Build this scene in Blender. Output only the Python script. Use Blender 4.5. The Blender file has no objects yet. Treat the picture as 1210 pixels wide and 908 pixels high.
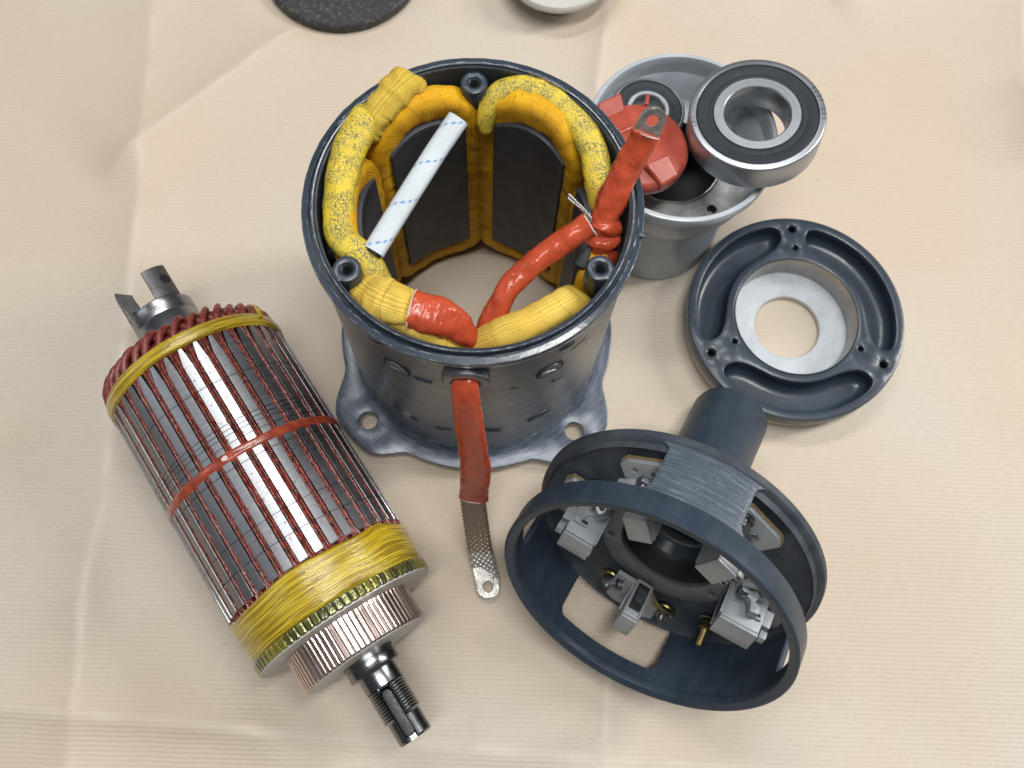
import bpy, bmesh, math, random
from math import sin, cos, pi, radians as rad, hypot, atan2, sqrt
from mathutils import Vector, Matrix, noise
from mathutils.geometry import delaunay_2d_cdt

random.seed(7)
MM = 0.001
scene = bpy.context.scene
COL = scene.collection

# ------------------------------------------------------------------ camera
cam = bpy.data.cameras.new("camera"); camo = bpy.data.objects.new("camera", cam); COL.objects.link(camo)
th, ro = rad(17.64), rad(4.9)
view = Vector((0, sin(th), -cos(th))); rt = Vector((1, 0, 0)); up = Vector((0, cos(th), sin(th)))
r2 = rt*cos(ro) + up*sin(ro); u2 = -rt*sin(ro) + up*cos(ro)
camo.matrix_world = Matrix(((r2.x, u2.x, -view.x, 0), (r2.y, u2.y, -view.y, 0), (r2.z, u2.z, -view.z, 0.530), (0, 0, 0, 1)))
cam.sensor_width = 36; cam.sensor_fit = 'HORIZONTAL'; cam.lens = 1100/1210*36
cam.clip_start = 0.01; cam.clip_end = 50
cam.dof.use_dof = True; cam.dof.focus_distance = 0.45; cam.dof.aperture_fstop = 9.0
scene.camera = camo
scene.render.resolution_x = 1024; scene.render.resolution_y = 768

# ------------------------------------------------------------------ light
W = bpy.data.worlds.new("World"); scene.world = W; W.use_nodes = True
wn = W.node_tree.nodes; wl = W.node_tree.links
bg = wn["Background"]; bg.inputs[1].default_value = 0.24
# a plain workshop all round: pale ceiling and walls, darker towards the floor
tc = wn.new("ShaderNodeTexCoord"); sp = wn.new("ShaderNodeSeparateXYZ"); cr = wn.new("ShaderNodeValToRGB")
mp = wn.new("ShaderNodeMapRange"); mp.inputs[1].default_value = -1; mp.inputs[2].default_value = 1
wl.new(tc.outputs["Generated"], sp.inputs[0]); wl.new(sp.outputs[2], mp.inputs[0]); wl.new(mp.outputs[0], cr.inputs[0])
e = cr.color_ramp.elements
e[0].position = 0.35; e[0].color = (0.16, 0.16, 0.17, 1)
e[1].position = 1.0; e[1].color = (0.56, 0.60, 0.65, 1)
q = cr.color_ramp.elements.new(0.62); q.color = (0.40, 0.43, 0.47, 1)
wl.new(cr.outputs[0], bg.inputs[0])

def area(name, loc, target, sx, sy, power, color):
    l = bpy.data.lights.new(name, 'AREA'); l.shape = 'RECTANGLE'; l.size = sx; l.size_y = sy
    l.energy = power; l.color = color
    o = bpy.data.objects.new(name, l); COL.objects.link(o); o.location = loc
    d = Vector(target) - Vector(loc); o.rotation_euler = d.to_track_quat('-Z', 'Y').to_euler()
    return o
area("ceiling_lamp", (-0.22, 1.02, 2.0), (0, 0.2, 0), 1.3, 0.22, 15, (1.0, 0.985, 0.95))
area("ceiling_lamp", (0.12, 0.02, 2.0), (0, 0.15, 0), 1.2, 0.24, 27, (1.0, 0.985, 0.95))
area("ceiling_lamp", (-1.75, 0.0, 1.15), (0, 0.2, 0), 0.3, 1.2, 3.0, (0.93, 0.96, 1.0))
area("ceiling_lamp", (1.65, 0.75, 1.3), (0, 0.2, 0), 0.3, 0.9, 27, (1.0, 0.975, 0.94))
scene.view_settings.view_transform = 'Standard'; scene.view_settings.look = 'None'
scene.view_settings.exposure = 0.0; scene.view_settings.gamma = 1
scene.render.engine = 'CYCLES'

# ------------------------------------------------------------------ materials
def mat(name, color, rough=0.5, metal=0.0, coat=0.0, spec=0.5):
    m = bpy.data.materials.new(name); m.use_nodes = True
    b = m.node_tree.nodes["Principled BSDF"]
    b.inputs["Base Color"].default_value = (*color, 1); b.inputs["Roughness"].default_value = rough
    b.inputs["Metallic"].default_value = metal; b.inputs["Coat Weight"].default_value = coat
    b.inputs["Coat Roughness"].default_value = 0.08
    b.inputs["Specular IOR Level"].default_value = spec
    return m
class N:
    """small node helper"""
    def __init__(s, m): s.t = m.node_tree; s.b = s.t.nodes["Principled BSDF"]; s.bump_in = None
    def n(s, k): return s.t.nodes.new(k)
    def l(s, a, b): s.t.links.new(a, b)
    def coord(s, kind="Object", scale=(1, 1, 1), rot=(0, 0, 0)):
        c = s.n("ShaderNodeTexCoord"); m = s.n("ShaderNodeMapping")
        m.inputs["Scale"].default_value = scale; m.inputs["Rotation"].default_value = rot
        s.l(c.outputs[kind], m.inputs[0]); return m.outputs[0]
    def noise(s, vec, scale, detail=3, rough=0.55, dist=0.0):
        n = s.n("ShaderNodeTexNoise"); n.inputs["Scale"].default_value = scale; n.inputs["Detail"].default_value = detail
        n.inputs["Roughness"].default_value = rough; n.inputs["Distortion"].default_value = dist
        s.l(vec, n.inputs["Vector"]); return n.outputs["Fac"]
    def voro(s, vec, scale, feature='F1', out="Distance", rnd=1.0):
        n = s.n("ShaderNodeTexVoronoi"); n.feature = feature; n.inputs["Scale"].default_value = scale
        n.inputs["Randomness"].default_value = rnd
        s.l(vec, n.inputs["Vector"]); return n.outputs[out]
    def wave(s, vec, scale, dirn='X', dist=0.0, detail=2, dscale=1.0, prof='SIN'):
        n = s.n("ShaderNodeTexWave"); n.inputs["Scale"].default_value = scale; n.bands_direction = dirn; n.wave_profile = prof
        n.inputs["Distortion"].default_value = dist; n.inputs["Detail"].default_value = detail; n.inputs["Detail Scale"].default_value = dscale
        s.l(vec, n.inputs["Vector"]); return n.outputs["Fac"]
    def ramp(s, fac, stops):
        r = s.n("ShaderNodeValToRGB"); el = r.color_ramp.elements
        while len(el) > 1: el.remove(el[-1])
        for i, (p, c) in enumerate(stops):
            c = (c, c, c) if isinstance(c, (int, float)) else c
            x = el[0] if i == 0 else el.new(p)
            x.position = p; x.color = (*c, 1)
        s.l(fac, r.inputs[0]); return r.outputs[0]
    def mix(s, fac, a, b, mode='MIX'):
        m = s.n("ShaderNodeMix"); m.data_type = 'RGBA'; m.blend_type = mode
        for v, i in ((fac, 0), (a, 6), (b, 7)):
            if isinstance(v, (int, float)): m.inputs[i].default_value = v if i == 0 else (v, v, v, 1)
            elif isinstance(v, tuple): m.inputs[i].default_value = (*v, 1)
            else: s.l(v, m.inputs[i])
        return m.outputs[2]
    def math(s, op, a, b=0.0):
        m = s.n("ShaderNodeMath"); m.operation = op
        for i, v in enumerate((a, b)):
            if isinstance(v, (int, float)): m.inputs[i].default_value = v
            else: s.l(v, m.inputs[i])
        return m.outputs[0]
    def bump(s, h, dist_mm, strength=1.0):
        b = s.n("ShaderNodeBump"); b.inputs["Distance"].default_value = dist_mm*MM; b.inputs["Strength"].default_value = strength
        s.l(h, b.inputs["Height"])
        if s.bump_in: s.l(s.bump_in, b.inputs["Normal"])
        s.bump_in = b.outputs[0]; s.l(b.outputs[0], s.b.inputs["Normal"])
        if s.b.inputs["Coat Weight"].default_value > 0: s.l(b.outputs[0], s.b.inputs["Coat Normal"])
    def color(s, c): s.l(c, s.b.inputs["Base Color"])
    def rough(s, c): s.l(c, s.b.inputs["Roughness"])
    def metal(s, c): s.l(c, s.b.inputs["Metallic"])
K = 1000.0
M = {}
def brushed_paint(name, base, streak=None, rough=0.28, chips=True, amount=1.0):
    m = mat(name, base, rough, 0, 0.12, 0.4); h = N(m)
    v = h.coord("Object", (K, K, K))
    big = h.noise(v, 0.05, 3); fine = h.noise(v, 1.1, 4)
    c = h.mix(h.ramp(big, [(0.3, 0.0), (0.7, 1.0)]), tuple(x*0.85 for x in base), tuple(x*1.18 for x in base))
    if chips:
        ch = h.ramp(h.noise(v, 0.55, 5, 0.72), [(0.675, 0.0), (0.71, 1.0)])
        c = h.mix(h.math('MULTIPLY', ch, 0.6*amount), c, (0.42, 0.46, 0.50))
    if streak and not "body" in name:
        sk = h.noise(h.coord("UV", (0.06, 1.3, 1)), 1.0, 5, 0.7, 0.3); c = h.mix(h.ramp(sk, [(0.53, 0.0), (0.62, 0.8)]), c, (0.20, 0.235, 0.28))  # pale streaks put the brushed paint's highlights into its colour
    h.color(c); h.rough(h.ramp(fine, [(0.3, rough*0.8), (0.7, rough*1.3)]))
    h.bump(h.noise(v, 0.25, 3), 0.12, 0.35); h.bump(fine, 0.03, 0.4)
    if streak:
        uv = h.coord("UV", streak)
        st = h.noise(uv, 1.0, 5, 0.7, 0.4); h.bump(h.ramp(st, [(0.35, 0.0), (0.65, 1.0)]), 0.10, 0.8)
        h.rough(h.ramp(st, [(0.3, 0.42), (0.7, 0.22)]))
    M[name] = m; return m
SL = (0.028, 0.041, 0.060)
brushed_paint("slate_paint", SL, None, 0.3)
bp_ = brushed_paint("slate_paint_body", (0.20, 0.21, 0.225), (0.05, 0.5, 1), 0.24, True, 0.3)
bp_.node_tree.nodes["Principled BSDF"].inputs["Metallic"].default_value = 0.7
gl_ = brushed_paint("slate_paint_gloss", (0.03, 0.043, 0.062), None, 0.2, True, 0.8); gl_.node_tree.nodes["Principled BSDF"].inputs["Coat Weight"].default_value = 0.6
eg = mat("slate_edge_highlight", (0.22, 0.26, 0.31), 0.16, 0.3, 0.5); h = N(eg); h.bump(h.noise(h.coord("Object", (K, K, K)), 0.8, 4), 0.3, 0.8)
h.color(h.mix(h.ramp(h.noise(h.coord("Object", (K, K, K)), 0.4, 4, 0.7), [(0.42, 0.0), (0.6, 1.0)]), (0.03, 0.043, 0.06), (0.19, 0.225, 0.26))); M["slate_edge_highlight"] = eg  # pale mottling paints highlights along chipped, glossy edges
brushed_paint("slate_paint_streaked", (0.06, 0.079, 0.105), (0.045, 1.1, 1), 0.30, True, 1.0)
# flange streaks run round the axis: polar coordinates made from object space
m = mat("slate_paint_flange", SL, 0.3, 0, 0.3); h = N(m)
c_ = h.coord("Object", (K, K, K)); s_ = h.n("ShaderNodeSeparateXYZ"); h.l(c_, s_.inputs[0])
rr_ = h.math('SQRT', h.math('ADD', h.math('POWER', s_.outputs[0], 2.0), h.math('POWER', s_.outputs[1], 2.0)))
an_ = h.math('ARCTAN2', s_.outputs[1], s_.outputs[0]); cb = h.n("ShaderNodeCombineXYZ")
h.l(h.math('MULTIPLY', an_, 7.0), cb.inputs[0]); h.l(rr_, cb.inputs[1])
st = h.noise(cb.outputs[0], 1.1, 5, 0.7, 0.3); sp2 = h.noise(c_, 1.5, 4, 0.7)
base_ = h.mix(h.ramp(st, [(0.40, 0.0), (0.64, 0.9)]), (0.030, 0.044, 0.070), (0.12, 0.15, 0.20))  # paler streaks paint brushed highlights into the flange colour
h.color(h.mix(h.ramp(sp2, [(0.66, 0.0), (0.72, 0.8)]), base_, (0.5, 0.54, 0.58)))
h.rough(h.ramp(sp2, [(0.3, 0.22), (0.7, 0.42)])); h.bump(st, 0.14, 0.8); h.bump(sp2, 0.05, 0.6); h.b.inputs["Metallic"].default_value = 0.2
M["slate_paint_flange"] = m
m = mat("slate_matt", (0.04, 0.055, 0.075), 0.38, 0, 0.0, 0.3); h = N(m); v = h.coord("Object", (K, K, K))
sm2 = h.ramp(h.noise(h.coord("Object", (K, K, K*0.4)), 0.11, 5, 0.7), [(0.40, 0.0), (0.75, 1.0)])
c = h.mix(sm2, h.mix(h.noise(v, 0.06, 3), (0.022, 0.034, 0.053), (0.031, 0.046, 0.068)), (0.040, 0.056, 0.078))
c = h.mix(h.ramp(h.noise(v, 1.0, 3, 0.7), [(0.69, 0.0), (0.72, 0.7)]), c, (0.28, 0.31, 0.34)); h.rough(h.ramp(sm2, [(0.0, 0.32), (1.0, 0.5)]))
h.color(c); h.bump(h.noise(v, 0.9, 4), 0.06, 0.5); M["slate_matt"] = m
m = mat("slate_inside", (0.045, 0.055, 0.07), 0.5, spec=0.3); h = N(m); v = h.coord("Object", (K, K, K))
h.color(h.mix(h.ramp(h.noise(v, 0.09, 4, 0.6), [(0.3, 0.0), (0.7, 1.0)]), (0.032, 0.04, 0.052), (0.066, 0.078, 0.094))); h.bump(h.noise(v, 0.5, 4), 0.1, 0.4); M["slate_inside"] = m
m = mat("pole_paint", (0.040, 0.044, 0.056), 0.45, 0, 0.0, 0.35); h = N(m); v = h.coord("Object", (K, K, K))
h.rough(h.ramp(h.noise(v, 0.12, 4), [(0.3, 0.42), (0.7, 0.55)])); h.bump(h.noise(v, 0.7, 4), 0.05, 0.4); M["pole_paint"] = m
bg_ = mat("bore_plate_grey", (0.13, 0.14, 0.15), 0.42, 0.3); h = N(bg_); h.color(h.mix(h.noise(h.coord("Object", (K, K, K)), 0.15, 4), (0.09, 0.10, 0.11), (0.17, 0.18, 0.19))); M["bore_plate_grey"] = bg_
M["marking_ink"] = mat("marking_ink", (0.03, 0.032, 0.04), 0.5)
M["bore_black"] = mat("bore_black", (0.018, 0.021, 0.026), 0.5)
M["fibre"] = mat("fibre_board", (0.20, 0.145, 0.065), 0.6)
M["mica"] = mat("mica", (0.16, 0.11, 0.10), 0.4)
M["dark"] = mat("dark_recess", (0.012, 0.013, 0.015), 0.6)  # near-black: holes, slots and gaps carry their shade in this colour

def steel(name, base, rough, streak=None, kind="UV", bumpd=0.03, var=0.35, rnd=0.0, metal=1.0):
    m = mat(name, base, rough, metal); h = N(m)
    v = h.coord("Object", (K, K, K)); big = h.noise(v, 0.12, 4)
    c = h.mix(h.ramp(big, [(0.3, 0.0), (0.7, 1.0)]), tuple(x*(1-var) for x in base), base)
    if rnd:
        oi = h.n("ShaderNodeObjectInfo")
        c = h.mix(1.0, c, h.ramp(oi.outputs["Random"], [(0.0, 1-rnd), (1.0, 1.0)]), 'MULTIPLY')
    h.color(c)
    if streak:
        uv = h.coord(kind, streak); st = h.noise(uv, 1.0, 4, 0.65)
        h.rough(h.ramp(st, [(0.3, rough*0.75), (0.7, rough*1.35)])); h.bump(st, bumpd, 0.8)
    else: h.rough(h.ramp(h.noise(v, 0.5, 4), [(0.3, rough*0.8), (0.7, rough*1.3)]))
    M[name] = m; return m
steel("ground_steel", (0.44, 0.465, 0.50), 0.34, (0.02, 2.0, 1), bumpd=0.008, var=0.1, metal=0.9)
steel("turned_steel", (0.36, 0.37, 0.39), 0.30, (0.02, 3.0, 1), var=0.3)
steel("dark_steel", (0.26, 0.27, 0.28), 0.22, (0.02, 2.5, 1), bumpd=0.008, var=0.3)
steel("forged_steel", (0.24, 0.235, 0.24), 0.48, (900, 900, 900), "Object", 0.2, 0.3)
steel("key_steel", (0.07, 0.07, 0.075), 0.5, (900, 900, 900), "Object", 0.1, 0.3, metal=0.5)
steel("bearing_steel", (0.56, 0.57, 0.59), 0.24, (0.02, 2.0, 1), var=0.1)
steel("bore_steel", (0.42, 0.40, 0.37), 0.30, (0.02, 1.5, 1), var=0.25)
steel("zinc_casting", (0.36, 0.385, 0.41), 0.46, (1500, 1500, 1500), "Object", 0.08, 0.15, metal=0.45)
steel("brass", (0.42, 0.34, 0.15), 0.35, (900, 900, 900), "Object", 0.1, 0.3)
steel("nut_steel", (0.30, 0.32, 0.35), 0.38, (900, 900, 900), "Object", 0.1, 0.3)
steel("tinned_copper", (0.72, 0.70, 0.67), 0.30, (1100, 1100, 1100), "Object", 0.5, 0.5)
# laminated core teeth: fine lines across the tooth, a few darker pack joints
m = mat("lamination_steel", (0.5, 0.5, 0.52), 0.3, 1.0); h = N(m)
v = h.coord("Object", (K, K, K)); sx = h.n("ShaderNodeSeparateXYZ"); h.l(v, sx.inputs[0])
oi = h.n("ShaderNodeObjectInfo"); lam = h.noise(h.coord("Object", (60, 60, 2600)), 1.0, 3, 0.6)
c = h.mix(1.0, h.mix(h.ramp(lam, [(0.3, 0.0), (0.75, 1.0)]), (0.36, 0.38, 0.41), (0.62, 0.63, 0.66)), h.ramp(oi.outputs["Random"], [(0.0, 0.46), (0.5, 0.66), (1.0, 0.88)]), 'MULTIPLY')
for zc in (38.0, 60.0, 62.6, 65.0, 69.0, 80.5, 110.0, 122.0):
    dd = h.math('ABSOLUTE', h.math('SUBTRACT', sx.outputs[2], zc)); c = h.mix(h.ramp(h.math('MULTIPLY', dd, 0.5), [(0.10, 0.75), (0.16, 0.0)]), c, (0.05, 0.04, 0.04))
stain = h.ramp(h.noise(v, 0.35, 5, 0.7), [(0.585, 0.0), (0.66, 0.75)])
c = h.mix(stain, c, (0.20, 0.05, 0.03)); h.color(c); h.metal(h.ramp(stain, [(0.0, 1.0), (1.0, 0.2)]))
h.rough(h.ramp(lam, [(0.3, 0.30), (0.7, 0.44)])); h.bump(lam, 0.04, 0.7); M["lamination_steel"] = m
m = M["lamination_steel"].copy(); m.name = "darker_lamination"; h = N(m); src = h.b.inputs["Base Color"].links[0].from_socket
h.color(h.mix(1.0, src, (0.42, 0.34, 0.33), 'MULTIPLY')); M["darker_lamination"] = m  # darker, redder copy of the tooth steel for the teeth on one side
# red-brown insulating varnish, lumpy and wet
m = mat("red_varnish", (0.22, 0.035, 0.02), 0.22, 0, 0.25); h = N(m); v = h.coord("Object", (K, K, K))
nn = h.noise(v, 0.7, 3, 0.55)
h.color(h.mix(h.ramp(h.noise(v, 0.35, 3), [(0.35, 0.0), (0.65, 1.0)]), (0.045, 0.008, 0.006), (0.23, 0.030, 0.016)))
h.bump(nn, 0.5, 0.9); h.rough(h.ramp(nn, [(0.3, 0.10), (0.7, 0.3)])); M["red_varnish"] = m
m = mat("red_varnish_smooth", (0.34, 0.055, 0.025), 0.25, 0, 0.5); h = N(m); v = h.coord("Object", (K, K, K))
h.color(h.mix(h.ramp(h.noise(v, 0.2, 4), [(0.35, 0.0), (0.65, 1.0)]), (0.20, 0.030, 0.016), (0.38, 0.065, 0.028))); h.bump(h.noise(v, 0.5, 3), 0.3, 0.5); M["red_varnish_smooth"] = m
m = mat("red_end_turn", (0.26, 0.045, 0.035), 0.42, 0, 0.15); h = N(m); v = h.coord("Object", (K, K, K))
h.color(h.mix(h.ramp(h.noise(v, 0.4, 4), [(0.35, 0.0), (0.65, 1.0)]), (0.12, 0.022, 0.018), (0.27, 0.05, 0.036))); h.bump(h.noise(v, 1.0, 4), 0.3, 0.5); M["red_end_turn"] = m
m = mat("slot_liner_red", (0.16, 0.026, 0.016), 0.3, 0, 0.3); h = N(m); h.bump(h.noise(h.coord("Object", (K, K, K)), 0.9, 3), 0.3, 0.6); M["slot_liner_red"] = m
# resin-bonded glass binding, amber, strands round the axis
m = mat("amber_binding", (0.5, 0.36, 0.02), 0.22, 0, 0.6); h = N(m); uv = h.coord("UV", (0.02, 1.6, 1)); uv2 = h.coord("UV", (0.035, 0.55, 1))
a1 = h.noise(uv, 1.0, 4, 0.6, 0.15); a2 = h.noise(uv2, 1.0, 3, 0.6, 0.3)
c = h.ramp(a1, [(0.34, (0.10, 0.055, 0.006)), (0.43, (0.34, 0.22, 0.010)), (0.56, (0.56, 0.42, 0.018)), (0.66, (0.66, 0.55, 0.10)), (0.74, (0.80, 0.74, 0.40))])
c = h.mix(h.ramp(a2, [(0.40, 0.7), (0.52, 0.0)]), c, (0.20, 0.12, 0.010)); h.color(c); h.bump(a1, 0.35, 0.9); h.bump(a2, 0.5, 0.5); M["amber_binding"] = m
m = mat("riser_resin", (0.35, 0.34, 0.12), 0.14, 0.55, 0.7); h = N(m); v = h.coord("Object", (K, K, K)); oi = h.n("ShaderNodeObjectInfo")
h.color(h.mix(h.ramp(h.noise(v, 0.5, 4, 0.6), [(0.55, 0.0), (0.72, 0.9)]), h.ramp(oi.outputs["Random"], [(0, (0.07, 0.075, 0.025)), (0.6, (0.20, 0.20, 0.05)), (1, (0.36, 0.31, 0.05))]), (0.62, 0.64, 0.42)))
h.bump(h.noise(v, 0.6, 3), 0.4, 0.7); M["riser_resin"] = m
m = mat("commutator_copper", (0.66, 0.52, 0.48), 0.2, 1.0); h = N(m); oi = h.n("ShaderNodeObjectInfo")
v = h.coord("Object", (K, K, K)); ln = h.noise(h.coord("Object", (1500, 1500, 50)), 1.0, 3)
c = h.mix(1.0, h.mix(ln, (0.66, 0.49, 0.44), (0.90, 0.76, 0.71)), h.ramp(oi.outputs["Random"], [(0.0, 0.86), (1.0, 1.0)]), 'MULTIPLY')
h.color(c); h.rough(h.ramp(ln, [(0.3, 0.20), (0.7, 0.34)])); h.bump(ln, 0.03, 0.8); M["commutator_copper"] = m
M["end_face"] = mat("grey_resin_face", (0.46, 0.45, 0.42), 0.42)
h = N(M["end_face"]); h.color(h.mix(h.noise(h.coord("Object", (K, K, K)), 0.3, 4), (0.36, 0.35, 0.33), (0.55, 0.54, 0.51)))
# cotton/glass tape on the coils: ribs along the tape, wraps across it (uv in mm)
def tape(name, c0, c1, dirt, wrap=7.0, rib=0.6):
    m = mat(name, c0, 0.62, 0, 0.0, 0.3); h = N(m)
    uv = h.coord("UV", (1, 1, 1)); su = h.n("ShaderNodeSeparateXYZ"); h.l(uv, su.inputs[0])
    wob = h.noise(uv, 0.12, 3)
    ribs = h.math('SINE', h.math('MULTIPLY', h.math('ADD', su.outputs[1], h.math('MULTIPLY', wob, 1.5)), 2*pi/rib))
    grain = h.math('SINE', h.math('MULTIPLY', su.outputs[0], 2*pi/0.75))
    skew = h.math('ADD', su.outputs[0], h.math('ADD', h.math('MULTIPLY', su.outputs[1], 0.22), h.math('MULTIPLY', wob, 4.0)))
    fr = h.math('FRACT', h.math('DIVIDE', skew, wrap))
    edge = h.ramp(fr, [(0.0, 0.0), (0.035, 1.0), (0.9, 0.85), (1.0, 0.55)])
    big = h.ramp(h.noise(uv, 0.06, 4, 0.6), [(0.32, 0.0), (0.68, 1.0)])
    c = h.mix(big, c0, c1)
    c = h.mix(h.ramp(ribs, [(0.0, 0.42), (0.6, 0.0)]), c, tuple(x*0.55 for x in c0))
    c = h.mix(h.ramp(edge, [(0.0, 0.9), (0.5, 0.0)]), c, tuple(x*0.30 for x in c0))
    dn = h.ramp(h.noise(uv, 0.10, 5, 0.75), [(0.60, 0.0), (0.74, dirt)])
    c = h.mix(dn, c, (0.09, 0.09, 0.06)); h.color(c)
    h.bump(edge, 0.35, 0.8); h.bump(ribs, 0.13, 0.8); h.bump(grain, 0.08, 0.5)
    M[name] = m
tape("yellow_tape", (0.68, 0.34, 0.010), (0.90, 0.50, 0.014), 0.7)
tape("pale_yellow_tape", (0.72, 0.46, 0.06), (0.80, 0.60, 0.13), 0.35, 9.0, 0.75)
tape("soiled_tape", (0.56, 0.38, 0.04), (0.66, 0.47, 0.07), 0.9, 16.0, 0.8)
# braided sleeve, oily specks
m = mat("braided_sleeve", (0.6, 0.5, 0.04), 0.42, 0, 0.2); h = N(m); uv = h.coord("UV", (1, 1, 1)); su = h.n("ShaderNodeSeparateXYZ"); h.l(uv, su.inputs[0])
w1 = h.math('SINE', h.math('MULTIPLY', h.math('ADD', su.outputs[0], su.outputs[1]), 2*pi/1.25)); w2 = h.math('SINE', h.math('MULTIPLY', h.math('SUBTRACT', su.outputs[0], su.outputs[1]), 2*pi/1.25))
wv = h.math('MULTIPLY', w1, w2)
spk = h.noise(uv, 1.3, 4, 0.7); big = h.noise(uv, 0.09, 4, 0.6)
c = h.mix(h.ramp(big, [(0.35, 0.0), (0.65, 1.0)]), (0.64, 0.50, 0.04), (0.86, 0.60, 0.015))
dk = h.math('MULTIPLY', h.ramp(spk, [(0.43, 0.0), (0.55, 0.95)]), h.ramp(h.noise(uv, 0.16, 3, 0.6), [(0.40, 0.3), (0.56, 1.0)]))
c = h.mix(dk, c, (0.11, 0.12, 0.06)); c = h.mix(h.ramp(h.noise(uv, 0.5, 5, 0.75), [(0.66, 0.0), (0.72, 0.6)]), c, (0.70, 0.70, 0.55)); h.color(c)
h.bump(wv, 0.12, 0.7); h.bump(spk, 0.2, 0.5); M["braided_sleeve"] = m
m = mat("red_sleeve", (0.44, 0.06, 0.024), 0.26, 0, 0.08, 0.3); h = N(m); v = h.coord("Object", (K, K, K))
h.color(h.mix(h.ramp(h.noise(v, 0.08, 4), [(0.3, 0.0), (0.7, 1.0)]), (0.38, 0.052, 0.022), (0.52, 0.085, 0.036)))
src = h.b.inputs["Base Color"].links[0].from_socket
h.color(h.mix(h.ramp(h.noise(v, 0.28, 5, 0.7), [(0.56, 0.0), (0.72, 0.55)]), src, (0.14, 0.035, 0.022)))
lum = h.noise(v, 0.16, 3, 0.5); h.bump(lum, 0.7, 0.6); h.bump(h.noise(v, 0.9, 4), 0.10, 0.5); h.rough(h.ramp(h.noise(v, 0.7, 5), [(0.35, 0.12), (0.7, 0.34)])); M["red_sleeve"] = m
M["sleeve_edge"] = mat("sleeve_cut_edge", (0.62, 0.52, 0.46), 0.6)
m = mat("white_sleeve", (0.74, 0.78, 0.80), 0.35, 0, 0.25); h = N(m); uv = h.coord("UV", (1, 1, 1)); su = h.n("ShaderNodeSeparateXYZ"); h.l(uv, su.inputs[0])
wv = h.math('MULTIPLY', h.math('SINE', h.math('MULTIPLY', h.math('ADD', su.outputs[0], h.math('MULTIPLY', su.outputs[1], 0.25)), 2*pi/1.0)), h.math('SINE', h.math('MULTIPLY', h.math('SUBTRACT', su.outputs[1], h.math('MULTIPLY', su.outputs[0], 0.2)), 2*pi/1.1)))
# tracer thread: a dashed blue spiral
tr = h.math('FRACT', h.math('DIVIDE', h.math('ADD', su.outputs[0], h.math('MULTIPLY', su.outputs[1], 1.05)), 21.0))
ln = h.ramp(tr, [(0.455, 0.0), (0.47, 1.0), (0.515, 1.0), (0.53, 0.0)]); dash = h.ramp(h.math('SINE', h.math('MULTIPLY', su.outputs[1], 2*pi/2.0)), [(0.0, 0.15), (0.3, 1.0)])
h.color(h.mix(h.math('MULTIPLY', ln, dash), h.mix(h.ramp(wv, [(0.0, 0.35), (0.5, 0.0)]), (0.62, 0.68, 0.72), (0.42, 0.49, 0.55)), (0.09, 0.27, 0.62)))
h.bump(wv, 0.12, 0.8); M["white_sleeve"] = m
m = mat("braid", (0.36, 0.30, 0.25), 0.42, 0.75); h = N(m); uv = h.coord("UV", (1, 1, 1)); su = h.n("ShaderNodeSeparateXYZ"); h.l(uv, su.inputs[0])
vo = h.coord("Object", (K, K, K)); so = h.n("ShaderNodeSeparateXYZ"); h.l(vo, so.inputs[0])
fine = h.noise(vo, 2.2, 3); tn = h.ramp(h.math('ADD', h.math('DIVIDE', h.math('ADD', so.outputs[1], 131.0), 8.0), h.math('MULTIPLY', h.noise(vo, 0.5, 3), 1.0)), [(0.2, 1.0), (0.6, 0.0)])
cu = h.mix(h.ramp(fine, [(0.35, 0.0), (0.7, 1.0)]), (0.22, 0.165, 0.125), (0.46, 0.36, 0.29))
h.color(h.mix(tn, cu, (0.50, 0.49, 0.47))); h.bump(fine, 0.10, 0.6); M["braid"] = m
m = mat("seal_rubber", (0.022, 0.027, 0.034), 0.5, spec=0.15); h = N(m); v = h.coord("Object", (K, K, K)); h.bump(h.noise(v, 1.2, 3), 0.04, 0.5); h.color(h.mix(h.noise(v, 0.15, 4), (0.022, 0.027, 0.034), (0.042, 0.05, 0.06))); M["seal_rubber"] = m
m = mat("grey_enamel", (0.34, 0.37, 0.40), 0.32, 0.0, 0.3); h = N(m); v = h.coord("Object", (K, K, K))
c = h.mix(h.ramp(h.noise(v, 0.03, 3), [(0.35, 0.0), (0.65, 1.0)]), (0.34, 0.37, 0.40), (0.44, 0.49, 0.55))
c = h.mix(h.ramp(h.noise(v, 0.13, 4, 0.6), [(0.70, 0.0), (0.76, 0.6)]), c, (0.12, 0.12, 0.13)); h.color(c); h.bump(h.noise(v, 0.3, 3), 0.3, 0.4); M["grey_enamel"] = m
m = mat("scraped_steel", (0.30, 0.31, 0.31), 0.5, 0.6); h = N(m); v = h.coord("Object", (K, K, K))
h.color(h.mix(h.ramp(h.noise(v, 0.12, 5, 0.65), [(0.35, 0.0), (0.65, 1.0)]), (0.26, 0.26, 0.25), (0.46, 0.465, 0.46))); sc = h.noise(h.coord("Object", (150, 2200, 900), (0, 0, 0.6)), 1.0, 4); h.rough(h.ramp(sc, [(0.3, 0.36), (0.7, 0.55)])); h.bump(sc, 0.05, 0.6); M["scraped_steel"] = m
m = mat("seat_paint", (0.50, 0.55, 0.61), 0.45); h = N(m); v = h.coord("Object", (K, K, K))
h.color(h.mix(h.ramp(h.noise(v, 0.13, 5, 0.65), [(0.33, 0.0), (0.6, 1.0)]), (0.40, 0.44, 0.48), (0.49, 0.53, 0.575))); h.bump(h.noise(v, 1.0, 4), 0.06, 0.5); M["seat_paint"] = m
m = mat("pale_edge", (0.50, 0.48, 0.44), 0.45, 0.5); M["pale_edge"] = m
m = mat("red_plastic", (0.36, 0.062, 0.036), 0.34, 0, 0.1); h = N(m); v = h.coord("Object", (K, K, K))
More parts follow.
